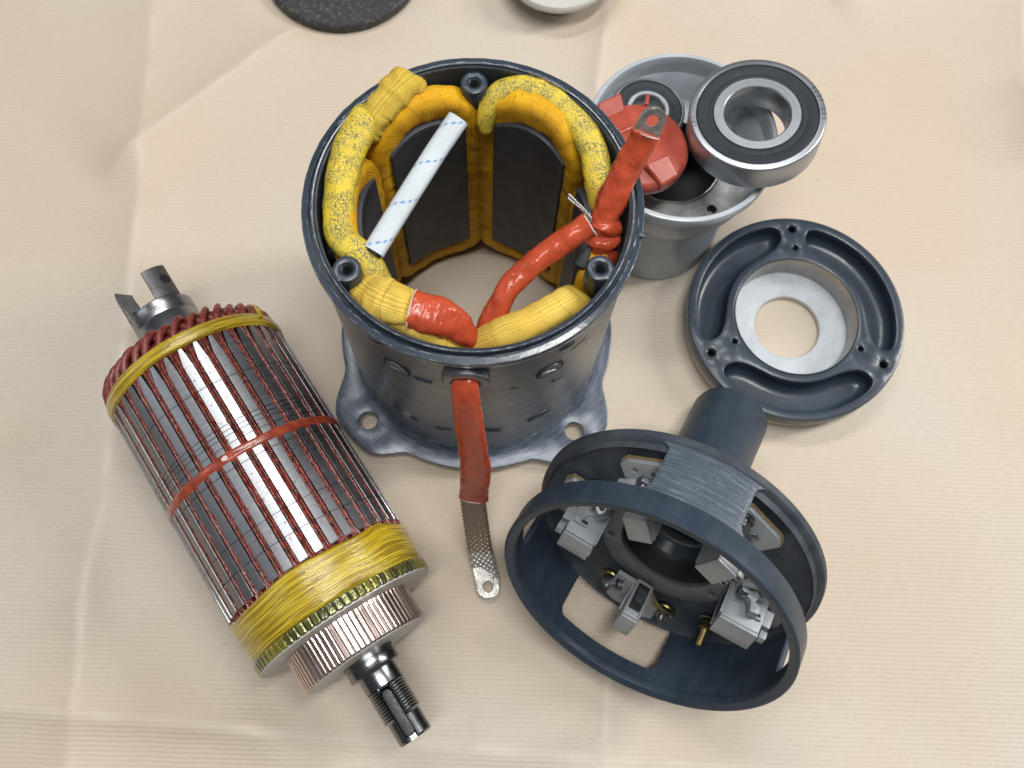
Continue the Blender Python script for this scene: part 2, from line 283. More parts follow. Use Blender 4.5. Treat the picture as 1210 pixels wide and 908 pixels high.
h.color(h.mix(h.ramp(h.noise(v, 0.1, 4), [(0.3, 0.0), (0.7, 1.0)]), (0.31, 0.048, 0.028), (0.42, 0.08, 0.05))); h.rough(h.ramp(h.noise(v, 0.5, 4), [(0.3, 0.27), (0.7, 0.45)])); h.bump(h.noise(v, 2.0, 3), 0.03, 0.5); M["red_plastic"] = m
m = mat("rusty_black", (0.03, 0.032, 0.036), 0.55); h = N(m); v = h.coord("Object", (K, K, K))
c = h.mix(h.ramp(h.noise(v, 0.35, 6, 0.75), [(0.53, 0.0), (0.66, 0.85)]), (0.022, 0.024, 0.03), (0.17, 0.135, 0.095)); h.color(h.mix(h.ramp(h.noise(h.coord("Object", (300, 1500, K), (0, 0, 0.5)), 0.5, 5, 0.7), [(0.6, 0.0), (0.68, 0.5)]), c, (0.15, 0.14, 0.12))); h.bump(h.noise(v, 0.4, 5), 0.4, 0.7); M["rusty_black"] = m
M["pale_knob"] = mat("pale_metal", (0.55, 0.54, 0.50), 0.4, 0.3)
h = N(M["pale_knob"]); v = h.coord("Object", (K, K, K)); h.color(h.mix(h.ramp(h.noise(v, 0.3, 5, 0.7), [(0.66, 0.0), (0.72, 0.8)]), (0.56, 0.55, 0.51), (0.25, 0.22, 0.18)))
# ribbed kraft paper
m = mat("kraft_paper", (0.58, 0.50, 0.41), 0.55, 0, 0.0, 0.35); h = N(m)
v = h.coord("Object", (K, K, K), (0, 0, 0)); rot = h.n("ShaderNodeVectorRotate"); rot.rotation_type = 'Z_AXIS'; rot.inputs["Angle"].default_value = -0.053
h.l(v, rot.inputs[0]); s3 = h.n("ShaderNodeSeparateXYZ"); h.l(rot.outputs[0], s3.inputs[0])
wob = h.noise(rot.outputs[0], 0.03, 2)
yy = h.math('ADD', s3.outputs[1], h.math('MULTIPLY', wob, 1.5))
rib = h.math('SINE', h.math('MULTIPLY', yy, 2*pi/2.39))
cb = h.n("ShaderNodeCombineXYZ"); h.l(h.math('MULTIPLY', s3.outputs[0], 0.22), cb.inputs[0]); h.l(h.math('FLOOR', h.math('DIVIDE', yy, 2.39)), cb.inputs[1])
dash = h.ramp(h.noise(cb.outputs[0], 1.0, 3, 0.6), [(0.38, 0.12), (0.62, 1.0)])
line = h.math('MULTIPLY', h.ramp(rib, [(0.30, 0.0), (0.98, 1.0)]), dash)
light_tint = h.ramp(h.noise(rot.outputs[0], 0.0045, 3, 0.5), [(0.38, 0.0), (0.62, 1.0)])  # broad soft patches put the light's uneven tint into the paper colour
fib = h.noise(h.coord("Object", (260, 900, 900)), 1.0, 5, 0.7)
c = h.mix(light_tint, (0.545, 0.450, 0.348), (0.545, 0.490, 0.418))
c = h.mix(h.math('MULTIPLY', line, 0.36), c, (0.34, 0.285, 0.225)); c = h.mix(h.ramp(fib, [(0.3, 0.20), (0.6, 0.0)]), c, (0.42, 0.35, 0.28))
at = h.n("ShaderNodeAttribute"); at.attribute_name = "fold_wear"; c = h.mix(h.math('MULTIPLY', at.outputs["Fac"], 0.5), c, (0.70, 0.65, 0.58))
speck = h.ramp(h.noise(v, 0.35, 2, 0.5), [(0.775, 0.0), (0.79, 0.55)]); c = h.mix(speck, c, (0.22, 0.18, 0.14)); h.color(c)
h.bump(rib, 0.10, 0.5); h.bump(fib, 0.10, 0.35); M["kraft_paper"] = m

# ------------------------------------------------------------------ mesh helpers (all lengths in mm)
def finish(name, verts, faces, m, parent=None, uvs=None, angle=35, merge=True, matrix=None, flip=False):
    me = bpy.data.meshes.new(name)
    me.from_pydata([tuple(c*MM for c in p) for p in verts], [], faces)
    if uvs:
        ul = me.uv_layers.new(name="UVMap")
        for pi_, po in enumerate(me.polygons):
            for k, li in enumerate(po.loop_indices): ul.data[li].uv = uvs[pi_][k]
    bm = bmesh.new(); bm.from_mesh(me)
    if merge: bmesh.ops.remove_doubles(bm, verts=bm.verts, dist=0.004*MM)
    bmesh.ops.recalc_face_normals(bm, faces=bm.faces)
    bm.to_mesh(me); bm.free()
    me.polygons.foreach_set("use_smooth", [True]*len(me.polygons))
    me.set_sharp_from_angle(angle=rad(angle))
    return link(name, me, m, parent)
def link(name, me, m, parent=None):
    if m is not None and not me.materials: me.materials.append(M[m] if isinstance(m, str) else m)
    o = bpy.data.objects.new(name, me); COL.objects.link(o)
    if parent: o.parent = parent
    return o
def thing(name, label, cat, loc=(0, 0, 0), R=None, group=None):
    o = bpy.data.objects.new(name, None); COL.objects.link(o)
    Mx = Matrix.Translation(Vector(loc)*MM)
    if R: Mx = Mx @ R
    o.matrix_world = Mx; o.empty_display_size = 0.01
    o["label"] = label; o["category"] = cat
    if group: o["group"] = group
    return o
def axes(x, y, z): return Matrix(((x[0], y[0], z[0], 0), (x[1], y[1], z[1], 0), (x[2], y[2], z[2], 0), (0, 0, 0, 1)))

def lathe(name, prof, m, parent=None, seg=96, closed=True, a0=0, a1=360, rfun=None, angle=35, off=(0, 0)):
    """prof: (r,z) list; closed joins last to first. uv = (arc mm, profile mm)"""
    full = abs(a1-a0) >= 359.999; n = seg if full else seg+1
    V = []; L = [0]
    P = list(prof)
    for i in range(1, len(P)+1):
        a, b = P[i-1], P[i % len(P)]; L.append(L[-1]+hypot(a[0]-b[0], a[1]-b[1]))
    rm = max(p[0] for p in P)
    for j in range(n):
        A = rad(a0+(a1-a0)*j/seg)
        for i, (r_, z_) in enumerate(P):
            if rfun: r_, z_ = rfun(r_, z_, A)
            V.append((off[0]+r_*cos(A), off[1]+r_*sin(A), z_))
    F = []; U = []; k = len(P); m_ = k if closed else k-1
    for j in range(seg):
        j2 = (j+1) % n
        for i in range(m_):
            i2 = (i+1) % k
            f = (j*k+i, j2*k+i, j2*k+i2, j*k+i2)
            u0 = rad(a1-a0)*j/seg*rm; u1 = rad(a1-a0)*(j+1)/seg*rm
            uv = ((u0, L[i]), (u1, L[i]), (u1, L[i+1]), (u0, L[i+1]))
            pts = [tuple(round(c, 5) for c in V[q_]) for q_ in f]
            keep = []; 
            for q_ in range(4):
                if pts[q_] not in [pts[w] for w in keep]: keep.append(q_)
            if len(keep) >= 3: F.append(tuple(f[w] for w in keep)); U.append([uv[w] for w in keep])
    if not full and closed:
        F.append(tuple(range(k))); U.append([(0, 0)]*k)
        F.append(tuple(reversed(range((n-1)*k, n*k)))); U.append([(0, 0)]*k)
    return finish(name, V, F, m, parent, U, angle)

def area2(P): return 0.5*sum(P[i][0]*P[(i+1) % len(P)][1]-P[(i+1) % len(P)][0]*P[i][1] for i in range(len(P)))
def offset(P, d):
    """move a closed polygon inwards (d>0) along its vertex normals"""
    if area2(P) < 0: P = P[::-1]
    out = []; n = len(P)
    for i in range(n):
        a, b, c = P[i-1], P[i], P[(i+1) % n]
        t1 = Vector((b[0]-a[0], b[1]-a[1])); t2 = Vector((c[0]-b[0], c[1]-b[1]))
        if t1.length < 1e-9 or t2.length < 1e-9: out.append(b); continue
        t1.normalize(); t2.normalize(); n1 = Vector((-t1.y, t1.x)); n2 = Vector((-t2.y, t2.x)); nn_ = n1+n2
        if nn_.length < 1e-6: nn_ = n1
        nn_.normalize(); s = d/max(0.35, nn_.dot(n1)); out.append((b[0]+nn_.x*s, b[1]+nn_.y*s))
    return out
def inside(p, P):
    x, y = p; c = False; n = len(P); j = n-1
    for i in range(n):
        if (P[i][1] > y) != (P[j][1] > y) and x < (P[j][0]-P[i][0])*(y-P[i][1])/(P[j][1]-P[i][1])+P[i][0]: c = not c
        j = i
    return c
def fill(outer, holes, extra=()):
    vs = []; ed = []
    for P in [outer]+list(holes):
        b = len(vs); vs += [Vector((p[0], p[1])) for p in P]; ed += [(b+i, b+(i+1) % len(P)) for i in range(len(P))]
    for p in extra:
        if inside(p, outer) and not any(inside(p, H) for H in holes): vs.append(Vector((p[0], p[1])))
    r = delaunay_2d_cdt(vs, ed, [], 0, 1e-5)
    V = [tuple(v) for v in r[0]]; F = []
    for f in r[2]:
        c = (sum(V[i][0] for i in f)/len(f), sum(V[i][1] for i in f)/len(f))
        if inside(c, outer) and not any(inside(c, H) for H in holes): F.append(tuple(f))
    return V, F
def plate(name, outer, holes, z0, z1, m, parent=None, bev=0.4, fn=None, extra=(), angle=35, bottom_bev=True, loops=None):
    """solid sheet from z0 to z1 with bevelled edges; fn maps (x,y,z) to 3D"""
    if area2(outer) < 0: outer = outer[::-1]
    holes = [H if area2(H) > 0 else H[::-1] for H in holes]
    bb = bev if bottom_bev else 0.0
    lp = [(bev, z1), (bev*0.3, z1-bev*0.3), (0, z1-bev), (0, z0+bb), (bb*0.3, z0+bb*0.3), (bb, z0)] if bev > 0 else [(0, z1), (0, z0)]
    V = []; F = []
    def addfill(ins, z, fl):
        v, f = fill(offset(outer, ins), [offset(H, -ins) for H in holes], extra)
        b = len(V); V.extend((p[0], p[1], z) for p in v); F.extend(tuple(b+i for i in (q_ if not fl else q_[::-1])) for q_ in f)
    addfill(lp[0][0], lp[0][1], False); addfill(lp[-1][0], lp[-1][1], True)
    for P, sg in [(outer, 1)]+[(H, -1) for H in holes]:
        b = len(V); n = len(P)
        for ins, z in lp: V.extend((p[0], p[1], z) for p in offset(P, sg*ins))
        for k in range(len(lp)-1):
            for i in range(n): F.append((b+k*n+i, b+(k+1)*n+i, b+(k+1)*n+(i+1) % n, b+k*n+(i+1) % n))
    U = None
    if fn:
        U = [[(V[i][0], V[i][1]) for i in f] for f in F]; V = [fn(*p) for p in V]
    else: U = [[(V[i][0], V[i][1]) for i in f] for f in F]
    return finish(name, V, F, m, parent, U, angle)
def circ(cx, cy, r, n=32, a0=0): return [(cx+r*cos(a0+2*pi*i/n), cy+r*sin(a0+2*pi*i/n)) for i in range(n)]
def rrect(x0, y0, x1, y1, r, n=6):
    P = []
    for cx, cy, a in ((x1-r, y1-r, 0), (x0+r, y1-r, 90), (x0+r, y0+r, 180), (x1-r, y0+r, 270)):
        for i in range(n+1): A = rad(a+90*i/n); P.append((cx+r*cos(A), cy+r*sin(A)))
    return P
def densify(P, step):
    out = []
    for i in range(len(P)):
        a, b = P[i], P[(i+1) % len(P)]; d = hypot(a[0]-b[0], a[1]-b[1]); k = max(1, int(d/step))
        out += [(a[0]+(b[0]-a[0])*j/k, a[1]+(b[1]-a[1])*j/k) for j in range(k)]
    return out
def box(name, c, s, m, parent=None, bev=0.3, R=None, jitter=0):
    bm = bmesh.new(); bmesh.ops.create_cube(bm, size=1)
    for v in bm.verts: v.co = Vector((v.co.x*s[0], v.co.y*s[1], v.co.z*s[2]))
    if bev: bmesh.ops.bevel(bm, geom=bm.edges[:], offset=bev, segments=2, affect='EDGES', profile=0.7)
    Mx = (Matrix.Translation(Vector(c)) @ R) if R else Matrix.Translation(Vector(c))
    bm.transform(Mx); V = [tuple(v.co) for v in bm.verts]; bm.verts.index_update(); F = [tuple(v.index for v in f.verts) for f in bm.faces]; bm.free()
    return finish(name, V, F, m, parent, None, 40)
def catmull(P, n=8):
    P = [Vector(p) for p in P]; out = []
    for i in range(len(P)-1):
        p0 = P[i-1] if i > 0 else P[0]*2-P[1]; p1, p2 = P[i], P[i+1]; p3 = P[i+2] if i+2 < len(P) else P[-1]*2-P[-2]
        for k in range(n):
            t = k/n; out.append(0.5*((2*p1)+(p2-p0)*t+(2*p0-5*p1+4*p2-p3)*t*t+(3*p1-p0-3*p2+p3)*t**3))
    out.append(P[-1]); return out
def sweep(name, path, ab, m, parent=None, up=(0, 0, 1), seg=24, closed=False, cap=True, power=2.0, upf=None, n=8, lump=0, lscale=0.1, smooth=True, open_depth=0, seed=0, angle=50, lap=0, lapw=7.0, fold=0):
    """tube along path; ab = half-width across / half-thickness along 'up' (constant or list per control point)"""
    P = catmull(path, n) if smooth else [Vector(p) for p in path]
    cnt = len(P); ctl = len(path)
    def AB(i):
        if isinstance(ab, tuple): return ab
        t = i/(cnt-1)*(len(ab)-1); k = min(int(t), len(ab)-2); f = t-k; f = f*f*(3-2*f)
        return (ab[k][0]*(1-f)+ab[k+1][0]*f, ab[k][1]*(1-f)+ab[k+1][1]*f)
    V = []; L = 0; Ls = []; rings = []
    for i in range(cnt):
        if closed: t = (P[(i+1) % cnt]-P[i-1])
        else: t = P[min(i+1, cnt-1)]-P[max(i-1, 0)]
        t.normalize(); U_ = Vector(upf(P[i])) if upf else Vector(up)
        s = t.cross(U_); s.normalize(); w = s.cross(t); w.normalize()
        if i: L += (P[i]-P[i-1]).length
        Ls.append(L); a, b = AB(i); rings.append((P[i], s, w, a, b))
    per = pi*(rings[0][3]+rings[0][4])
    def ringpts(c, s, w, a, b, sc=1.0, L_=0.0):
        out = []; g = 0
        if lap: fr = (L_/lapw+0.15*noise.noise(Vector((L_*0.05, seed, 2)))) % 1.0; g = lap*(fr if fr < 0.93 else (1-fr)/0.07)
        a += g; b += g
        for k in range(seg):
            A = 2*pi*k/seg; ca, sa = cos(A), sin(A)
            x = math.copysign(abs(ca)**(2/power), ca)*a*sc; y = math.copysign(abs(sa)**(2/power), sa)*b*sc
            p = c+s*x+w*y
            if fold:
                rv = noise.noise(Vector((L_*0.22+0.35*x, seed*3.1, 1.4*sin(A)+0.6*cos(2*A)))); rv = max(0.0, 1-abs(rv)*5.0)
                p = p-(p-c).normalized()*fold*rv
            if lump: p = p+(p-c).normalized()*lump*noise.noise(p*lscale+Vector((seed*7.3, 0, 0)))
            out.append(tuple(p))
        return out
    F = []; U = []
    allr = [ringpts(*g, 1.0, Ls[q_]) for q_, g in enumerate(rings)]; uu = Ls[:]
    if not closed and cap:
        c, s, w, a, b = rings[0]; t0 = (P[1]-P[0]).normalized(); c2, s2, w2, a2, b2 = rings[-1]; t1 = (P[-1]-P[-2]).normalized()
        if cap == 'round':
            e = min(a, b)*0.9
            pre = [ringpts(c-t0*e*sin(f*pi/2), s, w, a, b, max(0.02, cos(f*pi/2))) for f in (1.0, 0.8, 0.55, 0.3)]
            post = [ringpts(c2+t1*min(a2, b2)*0.9*sin(f*pi/2), s2, w2, a2, b2, max(0.02, cos(f*pi/2))) for f in (0.3, 0.55, 0.8, 1.0)]
            allr = pre+allr+post; uu = [-e*x for x in (1, .8, .55, .3)]+uu+[uu[-1]+e*x for x in (.3, .55, .8, 1)]
        elif cap == 'hollow':
            allr = [ringpts(c+t0*x, s, w, a, b, 0.86) for x in (12, 0.3)]+allr+[ringpts(c2-t1*x, s2, w2, a2, b2, 0.86) for x in (0.3, 12)]
            uu = [uu[0]-1, uu[0]-.5]+uu+[uu[-1]+.5, uu[-1]+1]
        else:
            allr = [ringpts(c-t0*0.0, s, w, a, b, 0.93)]+allr+[ringpts(c2+t1*0.0, s2, w2, a2, b2, 0.93)]; uu = [uu[0]-.5]+uu+[uu[-1]+.5]
            allr[0] = ringpts(c-t0*0.4, s, w, a, b, 0.93); allr[-1] = ringpts(c2+t1*0.4, s2, w2, a2, b2, 0.93)
    for rg in allr: V += rg
    nr = len(allr)
    for i in range(nr if closed else nr-1):
        i2 = (i+1) % nr; ua = uu[i]; ub = uu[i2] if i2 else uu[-1]+(P[0]-P[-1]).length
        for k in range(seg):
            k2 = (k+1) % seg; F.append((i*seg+k, i2*seg+k, i2*seg+k2, i*seg+k2))
            va, vb = per*k/seg, per*(k+1)/seg; U.append([(ua, va), (ub, va), (ub, vb), (ua, vb)])
    if not closed:
        F.append(tuple(range(seg))); U.append([(0, 0)]*seg); F.append(tuple(reversed(range((nr-1)*seg, nr*seg)))); U.append([(0, 0)]*seg)
    return finish(name, V, F, m, parent, U, angle)
def edge_ring(parent, c, t, up, a, b):
    """frayed pale cut edge round the end of a sleeve"""
    t = Vector(t).normalized(); s = t.cross(Vector(up)).normalized(); w = s.cross(t); c = Vector(c); P = []
    for i in range(48):
        A = 2*pi*i/48; P.append(c+s*(a*cos(A))+w*(b*sin(A))+t*(0.3*noise.noise(Vector((i*0.8, a, 0)))))
    return sweep("sleeve_edge", P, (0.28, 0.34), "sleeve_edge", parent, up=tuple(t), seg=8, closed=True, smooth=False)
def hexa(r): return [(r*cos(rad(60*i)), r*sin(rad(60*i))) for i in range(6)]
def place(o, c, R=None):
    o.matrix_local = Matrix.Translation(Vector(c)*MM) @ (R if R else Matrix())
    return o

# ------------------------------------------------------------------ the paper-covered bench
def smooth_(x): x = max(0, min(1, x)); return x*x*(3-2*x)
def seg_d(p, a, b):
    ax, ay = a; bx, by = b; dx, dy = bx-ax, by-ay; L = hypot(dx, dy); t = ((p[0]-ax)*dx+(p[1]-ay)*dy)/L/L
    return ((p[0]-ax)*(-dy)+(p[1]-ay)*dx)/L, t, L
creases = [  # a, b, height, width left, width right
    ((-262, 420), (-236, 232), 1.0, 26, 34), ((-236, 232), (-220, 28), 1.5, 22, 40), ((-220, 28), (-200, -160), 1.6, 18, 40),
    ((66.4, -160), (66.2, 60), 0.8, 9, 14), ((40, 380), (52, 560), 1.2, 12, 16),
    ((-250, 302), (-150, 420), 1.8, 30, 24), ((-150, 420), (-60, 560), 1.6, 20, 26), ((215, 470), (300, 520), 1.4, 20, 20),
    ((330, 560), (322, 380), 3.0, 8, 40), ((322, 380), (345, 250), 1.5, 10, 26),
    ((-420, -34), (-90, -36), 1.0, 22, 12), ((-90, -36), (380, -34), 1.1, 22, 12), ((-300, 480), (-240, 455), 1.6, 16, 20), ((-90, 470), (120, 462), 1.3, 16, 16)]
def paper_h(x, y):
    h_ = 0.35*noise.noise(Vector((x*0.006, y*0.007, 3))) + 0.16*noise.noise(Vector((x*0.025, y*0.02, 9))) + 1.1*abs(noise.noise(Vector((x*0.009+4, y*0.011, 6))))
    for a, b, hh, wl_, wr_ in creases:
        d, t, L = seg_d((x, y), a, b)
        if -0.25 < t < 1.25:
            e_ = smooth_((t+0.25)/0.25)*smooth_((1.25-t)/0.25); w_ = wl_ if d > 0 else wr_
            h_ += hh*e_*math.exp(-abs(d)/w_)*(1 if abs(d) > 1.2 else 0.96)
    clear = 0.0
    far = smooth_((y-430)/200)
    return h_ + far*(3.0*noise.noise(Vector((x*0.008, y*0.006, 1))))
# press the sheet flat where things stand
stands = [(-23.5, 197.6, 92), (165.9, 221, 66), (78.5, 284, 44), (60, 60, 95), (-130, 95, 70), (-90, 45, 70), (-60, 5, 60), (-160, 140, 60), (-8, 60, 24), (-141, 458, 62), (7, 459, 42)]
creases = [(a, b, h_*5.0, w1, w2) for a, b, h_, w1, w2 in creases]
xs = [-900, -700, -550, -460]+[-410+2.6*i for i in range(305)]+[440, 600, 800, 1000]; ys = [-600, -420, -300, -220, -160]+[-120+2.6*i for i in range(250)]+[600, 760, 950, 1200]
V = []
for y in ys:
    for x in xs:
        k = 1.0
        for sx_, sy_, sr in stands: k = min(k, smooth_((hypot(x-sx_, y-sy_)-sr*0.8)/(sr*0.5)))
        V.append((x, y, paper_h(x, y)*k - 0.25))
nx = len(xs); F = [(j*nx+i, j*nx+i+1, (j+1)*nx+i+1, (j+1)*nx+i) for j in range(len(ys)-1) for i in range(nx-1)]
pap = finish("paper_covering", V, F, "kraft_paper", None, None, 60, False)
fa = pap.data.attributes.new("fold_wear", 'FLOAT', 'POINT')
def wear(x, y):
    w_ = 0.0
    for a, b, hh, wl_, wr_ in creases:
        d, t, L = seg_d((x, y), a, b)
        if abs(d) < 8 and -0.02 < t < 1.02: w_ = max(w_, math.exp(-(d/1.7)**2)*(0.5+0.9*noise.noise(Vector((x*0.05, y*0.05, 2)))))
    return max(0.0, w_)
fa.data.foreach_set("value", [wear(v[0], v[1]) for v in V]); pap["kind"] = "structure"

# ------------------------------------------------------------------ motor yoke with field coils
st = thing("motor_stator", "slate-grey motor housing with lobed base flange, yellow taped coils and red leads inside", "motor housing", (-23.5, 197.6, 0))
# base flange
def flange_r(A):
    a = math.degrees(A) % 360; r_ = 80.5
    for c_ in (47, 137, 227, 317):
        d_ = abs((a-c_+180) % 360-180)
        if d_ < 26: r_ = max(r_, 80.5+17.0*(smooth_((26-d_)/19)))
    a2 = a
    if 240 < a < 304: r_ = max(r_, 85.0)
    return r_
outl = [(flange_r(2*pi*i/240)*cos(2*pi*i/240), flange_r(2*pi*i/240)*sin(2*pi*i/240)) for i in range(240)]
for _ in range(2): outl = [((outl[i-1][0]+2*outl[i][0]+outl[(i+1) % 240][0])/4, (outl[i-1][1]+2*outl[i][1]+outl[(i+1) % 240][1])/4) for i in range(240)]
holes = [circ(84.2*cos(rad(a)), 84.2*sin(rad(a)), 5.2) for a in (47, 137, -133, -43)]
fl_ = plate("base_flange", outl, holes+[circ(0, 0, 72.0, 96)], 4.6, 10.0, "slate_paint_flange", st, 0.6)
plate("bare_flange_edge", offset(outl, 0.3), holes+[circ(0, 0, 72.0, 96)], 0.4, 4.7, "pale_edge", fl_, 0.5)
# body shell: lathe, inner wall, spigot lip, groove and ledge
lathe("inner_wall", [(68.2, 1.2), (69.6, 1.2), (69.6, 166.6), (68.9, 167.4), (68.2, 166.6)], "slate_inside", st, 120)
body = lathe("housing_shell", [(69.8, 1.0), (72.4, 1.0), (72.4, 9), (72.9, 10.4), (72.9, 157.5), (69.9, 157.5)],
             "slate_paint_body", st, 160)
lathe("rim_flange", [(69.7, 157.4), (73.1, 157.2), (73.4, 158.5), (74.6, 160.2), (75.2, 161.2), (75.2, 164.2), (74.7, 165.0), (72.5, 165.3), (72.1, 164.2), (71.4, 163.4), (70.8, 163.8), (70.6, 165.0), (70.5, 167.3), (70.2, 167.8), (69.6, 167.7)], "slate_paint_gloss", st, 160)
# nick in the ledge
box("rim_nick", (75.0*cos(rad(-7)), 75.0*sin(rad(-7)), 165.6), (3.0, 2.2, 1.6), "slate_paint", st, 0.5, Matrix.Rotation(rad(-7), 4, 'Z'))
# beads along the shell edges: paler colour paints chipped gloss and edge highlights
def ridge(r0, z0, name):
    V = []; F = []; n_ = 360
    for i in range(n_):
        A = 2*pi*i/n_; w_ = 0.14+0.4*abs(noise.noise(Vector((cos(A)*9, sin(A)*9, z0))))
        zz = z0+0.25*noise.noise(Vector((cos(A)*14, sin(A)*14, 5)))
        for k in range(6): B = 2*pi*k/6; V.append(((r0+w_*cos(B))*cos(A), (r0+w_*cos(B))*sin(A), zz+w_*0.8*sin(B)))
    for i in range(n_):
        for k in range(6): F.append((i*6+k, ((i+1) % n_)*6+k, ((i+1) % n_)*6+(k+1) % 6, i*6+(k+1) % 6))
    return finish(name, V, F, "slate_edge_highlight", st, None, 60)
ridge(70.2, 167.8, "highlight_ridge"); ridge(72.5, 165.1, "highlight_ridge"); ridge(74.8, 164.7, "highlight_ridge"); ridge(72.95, 10.3, "highlight_ridge")
# bosses for the cover screws
for a in (95.3, -145.0, -23.8):
    ca, sa = cos(rad(a)), sin(rad(a))
    st_o = []
    for i in range(23): A = rad(45+270*i/22); st_o.append((62.6+6.3*cos(A), 6.3*sin(A)))
    st_o += [(68.0, -3.6), (69.4, -3.9), (69.4, 3.9), (68.0, 3.6)]
    def bossmap(x, y, z, ca=ca, sa=sa): return (x*ca-y*sa, x*sa+y*ca, z)
    lo = densify(st_o, 2.0); b_ = plate("screw_boss", lo, [circ(62.6, 0, 2.7, 24)], 148.0, 164.0, "slate_paint", st, 1.4, bossmap)
    # rounded underside
    V = []; F = []; n_ = len(lo); rings_ = 6
    for k in range(rings_):
        f = k/(rings_-1); sc = cos(f*pi/2*0.97); 
        for p in lo:
            x = 67.5+(p[0]-67.5)*(sc if p[0] < 67.5 else 1); V.append(bossmap(x, p[1]*(0.15+0.85*sc), 149.5-9*sin(f*pi/2)))
    for k in range(rings_-1):
        for i in range(n_): F.append((k*n_+i, (k+1)*n_+i, (k+1)*n_+(i+1) % n_, k*n_+(i+1) % n_))
    finish("boss_root", V, F, "slate_paint", b_, None, 60)
    t_ = []; zz = 163.2
    while zz > 150: t_ += [(2.75, zz), (2.15, zz-0.5)]; zz -= 1.0
    lathe("hole_bottom", [(0.02, 151), (2.6, 151), (2.6, 150.6), (0.02, 150.6)], "dark", b_, 16, off=(62.6*ca, 62.6*sa))
    th_ = lathe("screw_thread", t_, "bore_black", b_, 20, False, off=(62.6*ca, 62.6*sa))
# six poles: shoe, neck; six taped coils
def cyl(a0):
    def f(x, y, z, a0=a0):   # x = arc mm at r 50, y = height, z = radial
        A = rad(a0)+x/50.0; return (z*cos(A), z*sin(A), y)
    return f
poles = [62.5+60*k for k in range(6)]
shoe = []
for i in range(25): x = -19.6+39.2*i/24; shoe.append((x, 147.8+6.0*(1-(x/19.6)**2)))
for i in range(25): x = 19.6-39.2*i/24; shoe.append((x, 29.5-4.0*(1-(x/19.6)**2)))
for a in poles:
    sh = plate("pole_shoe", densify(shoe, 3.0), [], 50.0, 55.2, "pole_paint", st, 0.8, (lambda x, y, z, f=cyl(a): f(x, y, 105.2-z)), [(x, y) for x in range(-18, 19, 3) for y in range(30, 152, 6)])
    plate("pole_core", densify(rrect(-13, 40, 13, 140, 3), 3.0), [], 55.4, 68.6, "pole_paint", sh, 0.5, cyl(a), [(x, y) for x in range(-12, 13, 4) for y in range(42, 140, 12)])
def coil_path(a, hw=24.0, zt=159.5, zb=15.0, rr=58.2, bulge=0):
    P = []; cr_ = 20.0
    cor = [(hw-cr_, zt-cr_, 0), (-hw+cr_, zt-cr_, 90), (-hw+cr_*0.6, zb+cr_*0.6, 180), (hw-cr_*0.6, zb+cr_*0.6, 270)]
    for cx, cz, s0 in cor:
        rad_ = cr_ if s0 < 180 else cr_*0.6
        for i in range(9): A = rad(s0+90*i/8); P.append((cx+rad_*cos(A), cz+rad_*sin(A)))
    P = densify(P, 1.1)
    return [(rr*cos(rad(a)+x/58.0), rr*sin(rad(a)+x/58.0), z) for x, z in P]
for i, a in enumerate(poles):
    near = (a % 360) > 200
    pth = coil_path(a, 23.6 if near else 24.0, 154.5 if near else (145.0 if i == 5 else 159.5), 15.0, 58.4 if near else 58.0)
    o = sweep("field_coil", pth, (7.0, 6.2) if not near else (7.0, 7.2), "yellow_tape" if not near else "pale_yellow_tape", st, seg=32, closed=True, power=3.6, lap=0.25, lapw=6.5+i*0.2,
              upf=lambda p: (p.x, p.y, 0), smooth=False, lump=0.8, lscale=0.12, seed=i)
# leads and wraps lying on top of the coils (world mm -> stator local)
def loc(P): return [(x+23.5, y-197.6, z) for x, y, z in P]
UPC = (0, -0.18, 1)
sweep("wrapped_coil_end", loc([(-57.5, 259.0, 161), (-59.8, 254.0, 166), (-64.5, 246.5, 167.5), (-70.5, 238.0, 165), (-75.0, 230.0, 161)]), [(6.5, 4.0), (8.6, 5.5), (7.6, 5.5), (7.0, 5), (6.0, 4.5)], "soiled_tape", st, UPC, 36, cap='round', power=3.2, lump=1.5, lscale=0.15, lap=0.6, lapw=9, n=14, fold=0.5)
sweep("braided_lead_sleeve", loc([(-72.4, 242.5, 161.5), (-76.0, 234.5, 164.5), (-80.3, 221.8, 165), (-82.5, 206.4, 164), (-82.2, 191.3, 163), (-79.2, 177.3, 160), (-69.0, 170.5, 156), (-62.0, 163.5, 148), (-58.5, 159.5, 136)]),
      [(6.4, 3.5), (7.2, 5.2), (7.5, 5.4), (7.3, 5.3), (7.0, 5.2), (6.8, 5.2), (6.2, 5.0), (5.6, 5), (5, 5)], "braided_sleeve", st, UPC, 30, cap='round', power=2.3, lump=0.8, lscale=0.13, seed=3)
sweep("braided_lead_sleeve", loc([(-23.0, 247.6, 147), (-22.8, 249.6, 151), (-21.2, 253.5, 156), (-16.0, 258.4, 160), (-5.0, 260.6, 162.5), (8.0, 255.4, 163), (19.0, 245.0, 162.5), (27.0, 232.6, 161.5), (30.5, 220.5, 159.5), (32.5, 213.5, 155)]),
      [(3.6, 4.4), (4.4, 4.2), (5.0, 4.2), (5.6, 4.4), (6.0, 4.4), (6.4, 4.4), (6.6, 4.4), (6.6, 4.4), (6.6, 4.4), (5.6, 4.6)], "braided_sleeve", st, UPC, 30, cap='round', power=2.2, lump=0.7, lscale=0.14, seed=8)
sweep("wrapped_coil_end", loc([(30.5, 220.5, 159), (33.0, 212, 153), (35.0, 204, 144), (35.5, 194, 134)]), [(6, 4.2), (6.5, 5.0), (6.5, 5.5), (6.5, 5)], "soiled_tape", st, UPC, 24, cap='round', power=2.4, lump=1.0, lscale=0.2)
